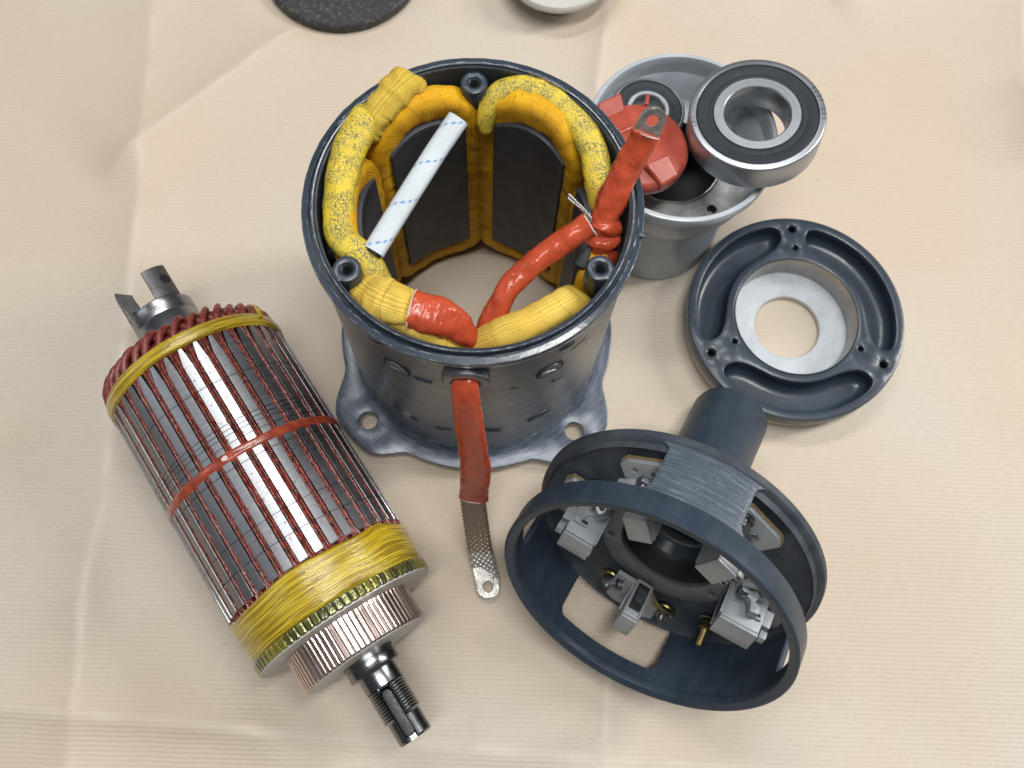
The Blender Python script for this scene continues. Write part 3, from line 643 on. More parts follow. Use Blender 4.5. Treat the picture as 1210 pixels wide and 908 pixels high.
sweep("taped_joint", loc([(-69.5, 161.0, 146), (-65.0, 155.5, 153), (-58.5, 151.0, 158), (-51.5, 148.2, 160), (-44.0, 146.5, 160), (-38, 145.5, 159)]), [(6, 5), (8.0, 6.0), (9.2, 6.4), (8.6, 6.0), (7.6, 5.0), (6.0, 3.6)], "pale_yellow_tape", st, UPC, 36, cap='round', power=3.0, lump=1.2, lscale=0.2, seed=2, lap=0.7, lapw=11, n=14)
# red leads
def crumple(P, amp, seed):   # small kinks along a lead
    out = []
    for i, p in enumerate(P):
        d = Vector((noise.noise(Vector((i*1.7, seed, 0))), noise.noise(Vector((i*1.7, seed, 5))), noise.noise(Vector((i*1.7, seed, 9)))))*amp
        out.append(tuple(Vector(p)+d))
    return out
rl = sweep("flattened_red_lead", loc([(-45.0, 146.4, 161.0), (-39.5, 145.4, 161.0), (-32.0, 144.6, 159.5), (-25.5, 143.0, 154.5), (-20.5, 141.2, 148), (-17.5, 138.0, 140), (-17.8, 133.0, 133)]),
      [(9.0, 6.0), (8.9, 5.6), (8.6, 4.8), (7.4, 3.8), (5.2, 3.4), (4.4, 3.6), (4.0, 4)], "red_sleeve", st, UPC, 30, cap='flat', power=2.4, lump=1.0, lscale=0.14, seed=4, fold=0.45, n=16)
edge_ring(rl, loc([(-45.2, 146.4, 161.0)])[0], (1, -0.15, 0), UPC, 9.0, 6.0)
#sweep("sleeve_edge", loc([(-45.4, 146.5, 161.0), (-44.7, 146.4, 161.0)]), (9.15, 6.15), "sleeve_edge", rl, UPC, 30, cap='flat', power=2.2, n=1, lump=2.0, lscale=0.2, seed=4)
r1 = sweep("red_lead", loc([(-17.5, 139.0, 136), (-14.5, 143.8, 143), (-10.9, 150.3, 149.5), (-5.8, 160.4, 156), (-1.0, 166.5, 159.5), (6.4, 173.5, 163.0), (17.5, 181.8, 168.0), (27.4, 188.0, 172.0)]),
      [(4.5, 4.2), (5.0, 4.4), (5.6, 4.4), (5.0, 4.8), (5.6, 4.2), (5.4, 5.0), (5.6, 5.2), (5.8, 5.2)], "red_sleeve", st, (0, 0, 1), 26, cap='hollow', power=2.0, lump=0.8, lscale=0.16, seed=6, fold=0.35, n=16)
edge_ring(r1, loc([(27.4, 188.0, 172.0)])[0], (0.83, 0.52, 0.33), (0, 0, 1), 5.5, 4.95)
#sweep("sleeve_edge", loc([(27.0, 187.75, 171.8), (27.6, 188.12, 172.1)]), (5.95, 5.35), "sleeve_edge", r1, (0, 0, 1), 26, cap='hollow', n=1, lump=1.6, lscale=0.16, seed=6)
for k in range(7):
    dx, dy, dz = random.uniform(-.9, .9), random.uniform(-.9, .9), random.uniform(-.8, .8)
    sweep("lead_wire", loc([(24+dx, 186+dy, 170.5+dz), (27.6+dx, 189.2+dy, 173.4+dz), (24.5+dx*.8, 192.2+dy*.8, 176+dz), (17.4+dx*.5, 195.4+dy*.5+k*.25, 179.6+dz)]), (0.42, 0.42), "tinned_copper", r1, (0, 0, 1), 8, cap='flat')
r2_ = sweep("red_lug_lead", loc([(35.8, 187.0, 138), (35.6, 188.5, 144), (35.2, 189.8, 148), (35.2, 191.6, 151), (34.8, 193.8, 153.6), (35.6, 196.2, 156.4), (35.6, 199.2, 159.5), (37.6, 205.4, 165.0), (41.0, 213.8, 173.0), (44.6, 220.5, 181.0), (47.4, 225.0, 187.6)]),
      [(7.0, 5.6), (7.9, 6.4), (6.5, 4.7), (7.8, 6.0), (6.3, 4.3), (7.5, 5.6), (6.6, 4.2), (7.0, 4.4), (7.0, 3.7), (6.8, 3.1), (6.4, 2.7)], "red_sleeve", st, (0.25, -0.62, 0.75), 30, cap='flat', power=2.5, lump=1.3, lscale=0.16, seed=11, fold=0.4, n=12)
def lug(name, c, d, nrm_, w_, L_, hole, thick, m, parent):
    """flattened ring terminal: starts at c, runs along d, face normal nrm_"""
    d = Vector(d).normalized(); n_ = Vector(nrm_); n_ = (n_-d*n_.dot(d)).normalized(); s_ = d.cross(n_)
    P = [(-w_, 0), (w_, 0)]; cy_ = L_-w_
    for i in range(17): A = rad(180*i/16); P.append((w_*cos(A), cy_+w_*sin(A)))
    c = Vector(c)
    o = plate(name, densify(P, 1.6), [circ(0, cy_, hole, 24)], -thick/2, thick/2, m, parent, 0.25,
              lambda x, y, z: tuple(c+s_*x+d*y+n_*(z+0.35*noise.noise(Vector((x*.5, y*.5, 1))))), [(x, y) for x in range(-6, 7) for y in range(1, int(L_))])
    return o
lug("cable_lug", loc([(46.9, 223.9, 186.6)])[0], (2.9, 5.6, 7.0), (0.25, -0.62, 0.75), 5.9, 13.5, 2.6, 1.6, "tinned_copper", r2_)
edge_ring(r2_, loc([(47.4, 225.0, 187.6)])[0], (2.8, 4.5, 6.6), (0.25, -0.62, 0.75), 6.4, 2.8)
#sweep("sleeve_edge", loc([(47.3, 224.7, 187.5), (47.7, 225.3, 188.2)]), (6.45, 2.85), "sleeve_edge", r2_, (0.25, -0.62, 0.75), 30, cap='flat', power=2.3, n=1, lump=2.2, lscale=0.17, seed=11)
# lead coming out through the wall
gr = lathe("cable_gland", [(6.2, 0), (10.4, 0), (10.6, 0.6), (10.6, 3.6), (10.0, 4.4), (6.9, 4.6), (6.2, 4.0)], "nut_steel", st, 40)
n0 = Vector((cos(rad(-87.3)), sin(rad(-87.3)), 0)); Rg = Matrix(((-n0.y, 0, n0.x, 0), (n0.x, 0, n0.y, 0), (0, 1, 0, 0), (0, 0, 0, 1)))
place(gr, (n0.x*72.8, n0.y*72.8, 146.5), Rg)
lathe("gland_hole", [(0.05, 0.8), (6.3, 0.8), (6.3, 0.2), (0.05, 0.2)], "dark", gr, 24)
strap = loc([(-20.6, 132, 147), (-20.2, 124.0, 148.0), (-19.6, 117.5, 145.5), (-18.4, 111.0, 134), (-16.6, 104.5, 115), (-14.6, 98.5, 94), (-14.2, 94.5, 76), (-14.6, 91.5, 60), (-14.9, 89.0, 48)])
rs_ = sweep("hanging_red_lead", strap, [(5.4, 3.0), (5.6, 3.4), (6.0, 3.4), (6.4, 3.0), (6.8, 2.8), (7.4, 2.6), (7.5, 2.7), (7.6, 2.6), (7.7, 2.5)], "red_sleeve", st, (0, -1, 0.45), 30, cap='flat', power=2.6, lump=0.6, lscale=0.10, seed=13, n=16, fold=0.3)
edge_ring(rs_, loc([(-14.9, 89.0, 48.0)])[0], (-0.3, -2.5, -12), (0, -1, 0.45), 7.8, 2.5)
#sweep("sleeve_edge", loc([(-16.0, 98.2, 14.8), (-16.0, 97.2, 13.6)]), (8.4, 2.7), "sleeve_edge", rs_, (0, -1, 0.45), 30, cap='flat', power=2.4, n=1)
# flat copper braid: real crossing strands
bp = catmull(loc([(-14.8, 90, 54), (-14.9, 87.5, 44), (-13.6, 82.0, 32), (-11.6, 74.5, 19.5), (-9.0, 65.5, 9.5), (-6.4, 58.0, 5.4), (-4.2, 52.0, 4.0)]), 14)
cum = [0]
for i in range(1, len(bp)): cum.append(cum[-1]+(bp[i]-bp[i-1]).length)
def along(P, C, s):
    s = max(0, min(C[-1]-1e-4, s)); k = 0
    while C[k+1] < s: k += 1
    f = (s-C[k])/(C[k+1]-C[k]); p = P[k].lerp(P[k+1], f); t = (P[k+1]-P[k]).normalized(); return p, t
Lb = cum[-1]; core = sweep("copper_braid", bp, (6.4, 0.9), "braid", rs_, (0, -0.8, 1), 20, smooth=False, power=3, cap='flat')
V = []; F = []; wB = 6.3; LX = 12.6; DK = LX/4
for sgn in (1, -1):
    for k in range(-5, int(Lb/DK)+2):
        pts = []
        for j in range(33):
            f = j/32; s = k*DK+f*LX; x = sgn*(-wB+2*wB*f)
            if s < 0 or s > Lb: continue
            p, t = along(bp, cum, s); u_ = Vector((0, -0.8, 1)); sd = t.cross(u_).normalized(); nu = sd.cross(t)
            w_ = 0.42*cos(2*pi*f*4)*sgn
            pts.append((p+sd*x+nu*(0.8+w_-0.6*(abs(x)/wB)**4), nu))
        if len(pts) < 3: continue
        b0 = len(V)
        for i, (p, nu) in enumerate(pts):
            tt = (pts[min(i+1, len(pts)-1)][0]-pts[max(i-1, 0)][0]).normalized(); cr2 = tt.cross(nu).normalized()
            for q_ in range(8): B = 2*pi*q_/8; V.append(tuple(p+cr2*cos(B)*1.12+nu*sin(B)*0.42))
        for i in range(len(pts)-1):
            for q_ in range(8): F.append((b0+i*8+q_, b0+(i+1)*8+q_, b0+(i+1)*8+(q_+1) % 8, b0+i*8+(q_+1) % 8))
bo = finish("braid_strands", V, F, "braid", rs_, None, 60, False); bo["kind"] = "stuff"
V = []; sd_ = Vector((cos(0.3), sin(0.3), 0))
lugd = Vector((6.2, -15.5, -0.5)); lug("strap_lug", loc([(-6.9, 59.5, 5.6)])[0], (5.6, -19.0, -1.6), (0, 0.1, 1), 6.4, 18.0, 3.0, 2.4, "tinned_copper", rs_)
# pole screws and scars painted over on the outside of the shell
def on_wall(a, z, lean=0.0):
    n_ = Vector((cos(rad(a)), sin(rad(a)), 0)); t_ = Vector((-n_.y, n_.x, 0)); R = axes(t_, (0, 0, 1), n_)
    return Matrix.Translation(Vector((n_.x*72.9, n_.y*72.9, z))*MM) @ R @ Matrix.Rotation(lean, 4, 'Z')
for a, z, ln_ in ((-113.5, 129, 0.4), (-56.5, 126, -0.5)):
    o = plate("pole_screw", circ(0, 0, 6.0, 28), [rrect(-4.6, -0.9, 4.6, 0.9, 0.3, 2)], -1.2, 0.6, "nut_steel", st, 0.4); o.matrix_local = on_wall(a, z, ln_)
    p_ = lathe("screw_seat", [(6.2, -1.0), (7.3, -1.0), (7.3, 0.25), (6.9, 0.5), (6.2, 0.2)], "dark", o, 28)
    lathe("slot_floor", [(0.02, -0.9), (5.5, -0.9), (5.5, -1.1), (0.02, -1.1)], "dark", o, 20)
for a, z, ln_, w_, hh in ((-116.5, 45, -0.15, 13, 2.6), (-57.0, 50, 0.35, 13, 3.0), (-98.5, 46, 0.5, 10, 1.6), (-78.3, 49, -0.5, 10, 1.6), (-120.5, 151, 0, 6, 1.6), (-103.4, 126, 0, 8, 1.8), (-50.8, 147, 0, 7, 2.2), (-52.0, 104, 0, 6, 1.8), (-44.5, 137, 0.1, 9, 0.7), (-70, 118, 0, 4, 0.9)):
    hh *= 1.4
    P = [((w_/2)*cos(2*pi*i/20)*(1+0.2*noise.noise(Vector((i, a, 0)))), (hh/2)*sin(2*pi*i/20)*(1+0.3*noise.noise(Vector((i, a, 4))))) for i in range(20)]
    o = plate("paint_scar", P, [], -0.8, 0.12, "dark", st, 0.1); o.matrix_local = on_wall(a, z, ln_)
    if hh > 2.2:
        b2 = plate("scar_lip", [(x*1.15, y*1.35+0.5) for x, y in P], [[(x, y) for x, y in P]], -0.5, 0.4, "slate_paint", o, 0.15)

# ------------------------------------------------------------------ white sleeve resting in the housing
wsl = sweep("insulating_sleeve", [(-33.6, 234.0, 173.0), (-42, 219.5, 168.6), (-49.4, 204.0, 166.4), (-57.2, 188.8, 162.6), (-65.0, 172.6, 159.5)], (4.9, 3.2), "white_sleeve", None, (0, -0.2, 1), 32, cap='hollow', power=2.3)
wsl["label"] = "short white woven sleeve with a dashed blue tracer, leaning across the coils"; wsl["category"] = "insulating sleeve"
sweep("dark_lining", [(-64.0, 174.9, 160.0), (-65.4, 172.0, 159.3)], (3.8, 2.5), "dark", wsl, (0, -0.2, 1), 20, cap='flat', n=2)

# ------------------------------------------------------------------ armature
AD = Vector((0.622, -0.783, 0)).normalized(); AS = Vector((-AD.y, AD.x, 0))
# local: z = along the shaft, x = side (towards the stator), y = down-side so that (x,y,z) is right-handed
AX = AS; AZ = AD; AY = AZ.cross(AX)
arm = thing("motor_armature", "motor armature lying on the paper, bright steel teeth, red varnished slots and a copper commutator", "armature", (-173.96, 149.84, 49.2), axes(AX, AY, AZ))
# in this frame AY is straight up or down: angle 'phi' is measured from the top towards the side
SGN = 1 if AY.z > 0 else -1
def ang(phi): return 90*SGN - phi*SGN      # lathe angle for phi (deg) from the top
def pol(r_, phi, z): A = rad(ang(phi)); return (r_*cos(A), r_*sin(A), z)
NS = 38; PT = 360/NS; PH0 = -35.0
lathe("armature_core", [(17, 8), (45.0, 8), (45.0, 143), (17, 143)], "red_varnish", arm, 120)
# one tooth: outer face tapered at the start on one side, slight edge bevel
def tooth_mesh():
    V = []; F = []; rows = [(13.8, 0.9, 1.3), (14.4, 1.2, 1.5), (22.5, 3.0, 2.3), (24, 3.1, 2.5)]+[(24+111.0*i/5, 3.1, 2.5) for i in range(1, 6)]+[(135.6, 2.8, 2.2)]
    for s, hl, hr in rows:
        for d, r_ in ((-hl-0.05, 44.0), (-hl, 48.4), (-hl+0.12, 48.6), (-0.2, 48.62), (hr-0.12, 48.6), (hr, 48.4), (hr+0.05, 44.0)):
            V.append(pol(r_, d, s))
    n_ = 7
    for i in range(len(rows)-1):
        for k in range(n_-1): F.append((i*n_+k, (i+1)*n_+k, (i+1)*n_+k+1, i*n_+k+1))
    F.append(tuple(range(n_))); F.append(tuple(reversed(range((len(rows)-1)*n_, len(rows)*n_))))
    return V, F
Vt, Ft = tooth_mesh(); t0 = finish("core_tooth", Vt, Ft, "lamination_steel", arm, None, 25)
def spin(o, deg, dz=0):
    return Matrix.Rotation(-SGN*rad(deg), 4, 'Z') @ Matrix.Translation((0, 0, dz*MM))
def ring_copies(o, n_, ph, parent, jit=0.0):
    for k in range(n_):
        c = o if k == 0 else o.copy()
        if k: COL.objects.link(c); c.parent = parent
        c.matrix_local = spin(c, ph+k*360/n_ + (random.uniform(-jit, jit) if jit else 0), random.uniform(-jit, jit))
ring_copies(t0, NS, PH0, arm)
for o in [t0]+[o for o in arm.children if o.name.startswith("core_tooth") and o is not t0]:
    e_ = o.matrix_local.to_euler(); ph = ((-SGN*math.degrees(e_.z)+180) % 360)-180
    if 36 < ph < 150: o.material_slots[0].link = 'OBJECT'; o.material_slots[0].material = M["darker_lamination"]
# slot winding: two varnished conductors side by side with a rough top
def slot_mesh(seed):
    V = []; F = []; n_s = 70; K2 = 9
    for i in range(n_s+1):
        s = 9.5+(139.5-9.5)*i/n_s
        for k in range(K2):
            f = k/(K2-1); d = -2.0+4.0*f; r_ = 47.5+0.75*abs(sin(2*pi*f))+0.30*noise.noise(Vector((s*0.5, f*4+seed*3, seed*5)))
            if k in (0, K2-1): r_ = 44.5
            endf = smooth_((s-9.5)/5)*smooth_((139.5-s)/5); r_ = 44.6+(r_-44.6)*(0.35+0.65*endf)
            V.append(pol(r_, d+0.15*noise.noise(Vector((s*.2, seed, 0))), s))
    for i in range(n_s):
        for k in range(K2-1): F.append((i*K2+k, (i+1)*K2+k, (i+1)*K2+k+1, i*K2+k+1))
    return V, F
sm = []
for sd in range(5):
    Vs, Fs = slot_mesh(sd); o = finish("slot_winding", Vs, Fs, "red_varnish", arm, None, 60, False); sm.append(o)
for k in range(NS):
    c = sm[k] if k < 5 else sm[k % 5].copy()
    if k >= 5: COL.objects.link(c); c.parent = arm
    c.matrix_local = spin(c, PH0+PT*(k+0.5)-0.3)
# red insulation hoops round each tooth start
hp_ = [pol(46.8, d, s) for d, s in ((-3.9, 24), (-3.4, 16), (-2.2, 11.8), (-0.2, 10.6), (2.0, 11.8), (3.3, 16), (3.6, 24))]
hoop = sweep("slot_liner", hp_, (0.75, 1.1), "slot_liner_red", arm, upf=lambda p: (p.x, p.y, 0), seg=8, n=5)
ring_copies(hoop, NS, PH0, arm, 0.35)
hp_ = [pol(46.9, d, s) for d, s in ((-3.6, 128), (-3.0, 134), (-1.8, 138.6), (0.2, 139.6), (2.0, 138.4), (3.2, 133), (3.6, 128))]
hoop = sweep("slot_liner", hp_, (0.8, 1.0), "slot_liner_red", arm, upf=lambda p: (p.x, p.y, 0), seg=8, n=5)
ring_copies(hoop, NS, PH0, arm, 0.35)
# middle band, laid a little unevenly
def band(name, s0, s1, r_, m, bulge=0.3, wav=0.0, wav0=0.0, seed=0, seg=180, rows=7, drop=0.0):
    V = []; F = []; U = []
    for j in range(seg):
        ph = 360*j/seg; A = rad(ph)
        w0 = wav0*noise.noise(Vector((cos(A)*2.2, sin(A)*2.2, seed))); w1 = wav*noise.noise(Vector((cos(A)*2.2, sin(A)*2.2, seed+7)))
        for i in range(rows):
            f = i/(rows-1); s = (s0+w0)*(1-f)+(s1+w1)*f; rr_ = r_-drop*f+bulge*sin(pi*f)-(1.2 if i in (0, rows-1) else 0)
            rr_ += 0.18*noise.noise(Vector((cos(A)*3, sin(A)*3, s*1.7)))
            V.append(pol(rr_, ph, s))
    for j in range(seg):
        for i in range(rows-1):
            F.append((j*rows+i, ((j+1) % seg)*rows+i, ((j+1) % seg)*rows+i+1, j*rows+i+1))
            u0, u1 = 2*pi*r_*j/seg, 2*pi*r_*(j+1)/seg; v0, v1 = (s1-s0)*i/(rows-1), (s1-s0)*(i+1)/(rows-1)
            U.append([(u0, v0), (u1, v0), (u1, v1), (u0, v1)])
    return finish(name, V, F, m, arm, U, 60, False)
band("middle_band", 71.6, 77.4, 48.95, "red_varnish_smooth", 0.25, 0.8, 0.8, 2)
lb = plate("white_paint_chip", [(x*(1.2+0.5*noise.noise(Vector((x*3, y*3, 0)))), y*0.8) for x, y in circ(0, 0, 1.5, 12)], [], 0, 0.3, "sleeve_edge", arm, 0.1)
lb.matrix_local = Matrix.Translation(Vector(pol(49.2, -6, 74.2))*MM) @ axes(Vector(pol(1, 84, 0)), (0, 0, 1), Vector(pol(1, -6, 0)))
band("upper_binding", 5.6, 13.2, 49.0, "amber_binding", 0.7, 0.5, 0.5, 3, rows=11)
band("lower_binding", 137.3, 158.4, 48.9, "amber_binding", 0.7, 1.0, 4.6, 5, rows=24, drop=1.2)
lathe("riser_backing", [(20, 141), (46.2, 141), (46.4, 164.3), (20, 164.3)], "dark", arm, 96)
# loose ends of the binding cord
for k, dd_ in enumerate((0, 1.4, 2.6)):
    sweep("binding_end", [pol(50.2, 60+dd_, 9), pol(50.6, 61+dd_, 5), pol(50.9, 60.5+dd_, 1.5+k)], (0.5, 0.4), "amber_binding", arm, (0, 1, 0), 8)
# end turns: bent bars folded over the end
for layer, (rA, zA, skew, n_c) in enumerate(((46.6, 7.5, 11, NS), (42.0, 6.5, -10, NS))):
    P = [pol(rA-0.3, 0, 8.5), pol(rA, skew*0.15, 4.5), pol(rA-0.5, skew*0.45, 0.2), pol(rA-3.0, skew*0.8, -2.8), pol(rA-7.5, skew, -3.4), pol(rA-14, skew*1.2, -1.5), pol(rA-19, skew*1.3, 1.5)]
    et = sweep("end_turn", P, (1.75, 2.1), "red_end_turn", arm, upf=lambda p: (p.x*0.3, p.y*0.3, -8), seg=12, n=5)
    ring_copies(et, n_c, PH0+layer*PT/2, arm, 0.7)
lathe("end_turn_core", [(17.3, 0.5), (41, 0.5), (45, 4), (45, 9), (17.3, 9)], "red_end_turn", arm, 72)
# commutator: bars, mica grooves, risers
bar = []
V = []; F = []; NB = 76; hb = 360/NB/2*0.90
rows = [(164.3, 33.4), (165.2, 34.2), (167.5, 33.9), (182.2, 33.9), (183.2, 33.3)]
for s, r_ in rows:
    for d, rr_ in ((-hb, r_-2.5), (-hb, r_-0.25), (-hb*0.6, r_), (hb*0.6, r_), (hb, r_-0.25), (hb, r_-2.5)): V.append(pol(rr_, d, s))
for i in range(len(rows)-1):
    for k in range(5): F.append((i*6+k, (i+1)*6+k, (i+1)*6+k+1, i*6+k+1))
F.append(tuple(range(6))); F.append(tuple(reversed(range(24, 30))))
cbar = finish("commutator_bar", V, F, "commutator_copper", arm, None, 20)
ring_copies(cbar, NB, 1.2, arm)
lathe("mica_core", [(12, 164), (32.3, 164), (33.1, 182.9), (12, 182.9)], "mica", arm, 96)
lathe("commutator_end_plate", [(11.5, 182.5), (33.2, 182.7), (32.9, 183.5), (30.5, 183.7), (16, 184.0), (11.5, 184.0)], "end_face", arm, 96)
V = []; F = []; hr_ = 360/NB/2*0.84
rows = [(158.2, 47.6), (158.9, 48.3), (160.0, 48.5), (163.4, 48.2), (164.2, 47.6)]
for s, r_ in rows:
    for d, rr_ in ((-hr_, r_-1.8), (-hr_, r_-0.3), (-hr_*0.6, r_), (hr_*0.6, r_), (hr_, r_-0.3), (hr_, r_-1.8)): V.append(pol(rr_, d, s))
for i in range(len(rows)-1):
    for k in range(5): F.append((i*6+k, (i+1)*6+k, (i+1)*6+k+1, i*6+k+1))
F.append(tuple(range(6))); F.append(tuple(reversed(range(24, 30))))
ris = finish("commutator_riser", V, F, "riser_resin", arm, None, 20); ring_copies(ris, NB, 1.2, arm)
lathe("riser_end_face", [(33.0, 163.8), (47.7, 163.8), (47.5, 164.7), (33.0, 165.0)], "end_face", arm, 96)
# shaft
lathe("shaft_journal", [(0.05, -34.2), (16.6, -34.2), (17.4, -33.2), (17.4, -26), (17.15, -25.6), (17.15, -25.2), (17.4, -24.8), (17.4, 2), (0.05, 2)], "turned_steel", arm, 96)
lathe("shaft_collar", [(0.05, 183), (13.6, 183), (13.6, 186.2), (13.3, 186.4), (13.3, 187.0), (13.6, 187.2), (13.6, 191.4), (13.2, 192.0), (0.05, 192.0)], "dark_steel", arm, 80)
prof = [(10.6, 191.8), (10.3, 192.6), (10.1, 193.2), (10.1, 200.4)]
z_ = 200.6
while z_ < 216.6: prof += [(9.5, z_), (10.15, z_+0.75)]; z_ += 1.5
prof += [(9.0, 217.2), (8.7, 217.8), (8.7, 228.2), (8.1, 229.2)]
V = []; F = []; kw = 2.7; depth_r = 5.6; U = []
angs = [i*4.0 for i in range(90)]; kc = -4.0
for s_i, (r_, z_) in enumerate(prof):
    half = math.degrees(math.asin(min(0.99, kw/r_))); taper = smooth_((z_-200.5)/3.0)
    for A_ in angs:
        d = (A_+180) % 360-180; rr_ = r_
        if abs(d) < half+0.1 and taper > 0:
            rr_ = r_+(depth_r/cos(rad(d))-r_)*taper
        V.append(pol(rr_, A_+kc, z_))
na = len(angs)
for i in range(len(prof)-1):
    for k in range(na):
        F.append((i*na+k, (i+1)*na+k, (i+1)*na+(k+1) % na, i*na+(k+1) % na)); U.append([(k*.7, prof[i][1]), (k*.7, prof[i+1][1]), (k*.7+.7, prof[i+1][1]), (k*.7+.7, prof[i][1])])
F.append(tuple(range((len(prof)-1)*na, len(prof)*na))); U.append([(0, 0)]*na)
finish("threaded_shaft_end", V, F, "dark_steel", arm, U, 22)
ky = plate("shaft_key", densify(rrect(-2.45, 202.6, 2.45, 227.0, 2.3, 6), 2), [], 5.0, 8.3, "key_steel", arm, 0.25, lambda x, y, z: tuple(Vector(pol(1, kc, 0))*z+Vector(pol(1, kc+90, 0))*x+Vector((0, 0, y))))
# three coupling dogs on the other end
for k, (phc, hw_) in enumerate(((33, 25), (-87, 24), (153, 24))):
    P = [(17.3, d) for d in [hw_*(-1+2*i/10) for i in range(11)]]
    V = []; F = []
    inner = 9.0; nn2 = 11
    for s_, tip in ((-33.5, 0), (-53.0, 1)):
        for i in range(nn2):
            d = hw_*(-1+2*i/(nn2-1)); V.append(pol(17.3, phc+d, s_-(2.5*(i/(nn2-1)-0.5) if tip else 0)))
        for i in range(nn2):
            d = hw_*(1-2*i/(nn2-1)); V.append(pol(inner, phc+d*0.9, s_-(2.5*(0.5-i/(nn2-1)) if tip else 0)+(4 if tip else 0)))
    n2 = nn2*2
    for i in range(n2): F.append((i, (i+1) % n2, n2+(i+1) % n2, n2+i))
    for b0 in (0, n2):
        for i in range(nn2-1): F.append((b0+i, b0+i+1, b0+n2-2-i, b0+n2-1-i))
    dg = finish("coupling_dog", V, F, "forged_steel", arm, None, 30)
    md = dg.modifiers.new("edge", 'BEVEL'); md.width = 0.5*MM; md.segments = 2; md.limit_method = 'ANGLE'
    if k < 2:
        hl = lathe("dog_hole", [(0.02, 0.0), (3.0, 0.0), (3.0, -2.2), (2.6, -2.2), (2.6, -0.4), (0.02, -0.5)], "dark", dg, 20)  # dark disc on the face paints a hole's shade
        pc = Vector(pol(17.35, phc+10, -44)) if k == 0 else Vector(pol(13, phc+24, -38))
        nv = Vector(pol(1, phc+10, 0)) if k == 0 else Vector(pol(1, phc+114, 0)); tz = Vector((0, 0, 1)); hl.matrix_local = Matrix.Translation(pc*MM) @ axes(nv.cross(tz)*-1, tz, nv)
        if k == 1: hl.scale = (0.5, 0.5, 0.5)

# ------------------------------------------------------------------ end cover ring
ec = thing("bearing_end_cover", "round slate-grey bearing cover lying flat, three kidney recesses around a pale seat", "bearing cover", (164.2, 218.8, 0))
lathe("cover_base", [(19.6, 0.8), (20.4, 0.2), (61.4, 0.2), (62.2, 1.0), (63.0, 12.4), (60.8, 12.4), (60.4, 3.2), (20.0, 3.2), (19.6, 2.6)], "pale_edge", ec, 120)
lathe("bearing_seat_floor", [(20.2, 1.6), (20.2, 3.5), (20.9, 3.9), (36.8, 3.9), (36.8, 3.3), (22, 3.3)], "seat_paint", ec, 96)
lathe("bearing_seat_wall", [(36.4, 3.6), (36.8, 3.6), (36.8, 21.6), (36.4, 22.2), (36.0, 21.4), (36.0, 4.0)], "bore_steel", ec, 96)
kid = []
pads = [92, -27, -151]
for c_ in (32.5, -89, -209.5):
    P = []; n_ = 28; half = 51.0
    for i in range(n_+1): A = rad(c_-half+2*half*i/n_); P.append((59.6*cos(A), 59.6*sin(A)))
    for i in range(n_+1):
        f = i/n_; A = rad(c_+half-2*half*f); e_ = min(f, 1-f); r_ = 41.6+5.5*smooth_((0.13-e_)/0.12); P.append((r_*cos(A), r_*sin(A)))
    # round the corners by repeated smoothing
    P = densify(P, 2.0)
    for _ in range(7): P = [((P[i-1][0]+2*P[i][0]+P[(i+1) % len(P)][0])/4, (P[i-1][1]+2*P[i][1]+P[(i+1) % len(P)][1])/4) for i in range(len(P))]
    kid.append(P)
hl_ = [circ(57.0*cos(rad(a)), 57.0*sin(rad(a)), 2.6, 20) for a in pads]
sm_ = [circ(r_*cos(rad(a)), r_*sin(rad(a)), 1.7, 16) for a, r_ in ((90, 44.6), (-152, 41.2), (-24.5, 41.4))]
plate("cover_ring", circ(0, 0, 64.3, 120), [circ(0, 0, 36.8, 96)]+kid+hl_+sm_, 12.0, 22.0, "slate_paint", ec, 0.7)
for P in kid:   # recess linings with a rounded floor
    V = []; F = []; n_ = len(P); lp = [(-0.3, 20.6), (0.0, 15), (0.6, 12.2), (1.8, 10.4), (3.6, 9.4), (5.6, 9.2)]
    for ins, z in lp: V += [(p[0], p[1], z) for p in offset(P, ins)]
    for k in range(len(lp)-1):
        for i in range(n_): F.append((k*n_+i, (k+1)*n_+i, (k+1)*n_+(i+1) % n_, k*n_+(i+1) % n_))
    v, f = fill(offset(P, lp[-1][0]), []); b = len(V); V += [(p[0], p[1], 9.2) for p in v]; F += [tuple(b+i for i in q_) for q_ in f]
    finish("kidney_recess", V, F, "slate_paint", ec, None, 60)
for a in pads:
    lathe("bolt_hole_sleeve", [(2.65, 5), (2.65, 21.0), (2.3, 21.0), (2.3, 5)], "dark", ec, 20, off=(57.0*cos(rad(a)), 57.0*sin(rad(a))))

# ------------------------------------------------------------------ grey bearing housing (cup) with things in it
cup = thing("flanged_bearing_housing", "light grey enamelled cup-shaped bearing housing standing behind the big motor housing", "bearing housing", (79.2, 283.6, 0))
lathe("cup_shell", [(26, 0.3), (39.4, 0.3), (39.9, 1.0), (40.2, 60), (41.5, 72), (45.5, 84), (49.6, 90.5), (51.0, 92.0), (51.8, 94.6), (51.8, 98.6), (51.3, 99.8), (50.3, 100.2), (49.0, 100.2), (48.6, 99.4), (48.4, 94), (47.6, 80), (46.6, 74), (44.5, 66), (26, 66)], "grey_enamel", cup, 120)
plate("cup_floor", circ(0, 0, 46.0, 96), [circ(0, 0, 27.0, 64), circ(35.5*cos(rad(-51)), 35.5*sin(rad(-51)), 2.7, 20), circ(35.5*cos(rad(69)), 35.5*sin(rad(69)), 2.7, 20), circ(35.5*cos(rad(189)), 35.5*sin(rad(189)), 2.7, 20)], 71.5, 73.0, "scraped_steel", cup, 0.3)
lathe("bore_ring", [(25.2, 40), (27.0, 40), (27.0, 73.6), (26.4, 74.4), (25.6, 74.4), (25.2, 73.8)], "bore_steel", cup, 80)
lathe("bore_shadow_plug", [(0.05, 38), (25.4, 38), (25.4, 40), (0.05, 40)], "dark", cup, 40)
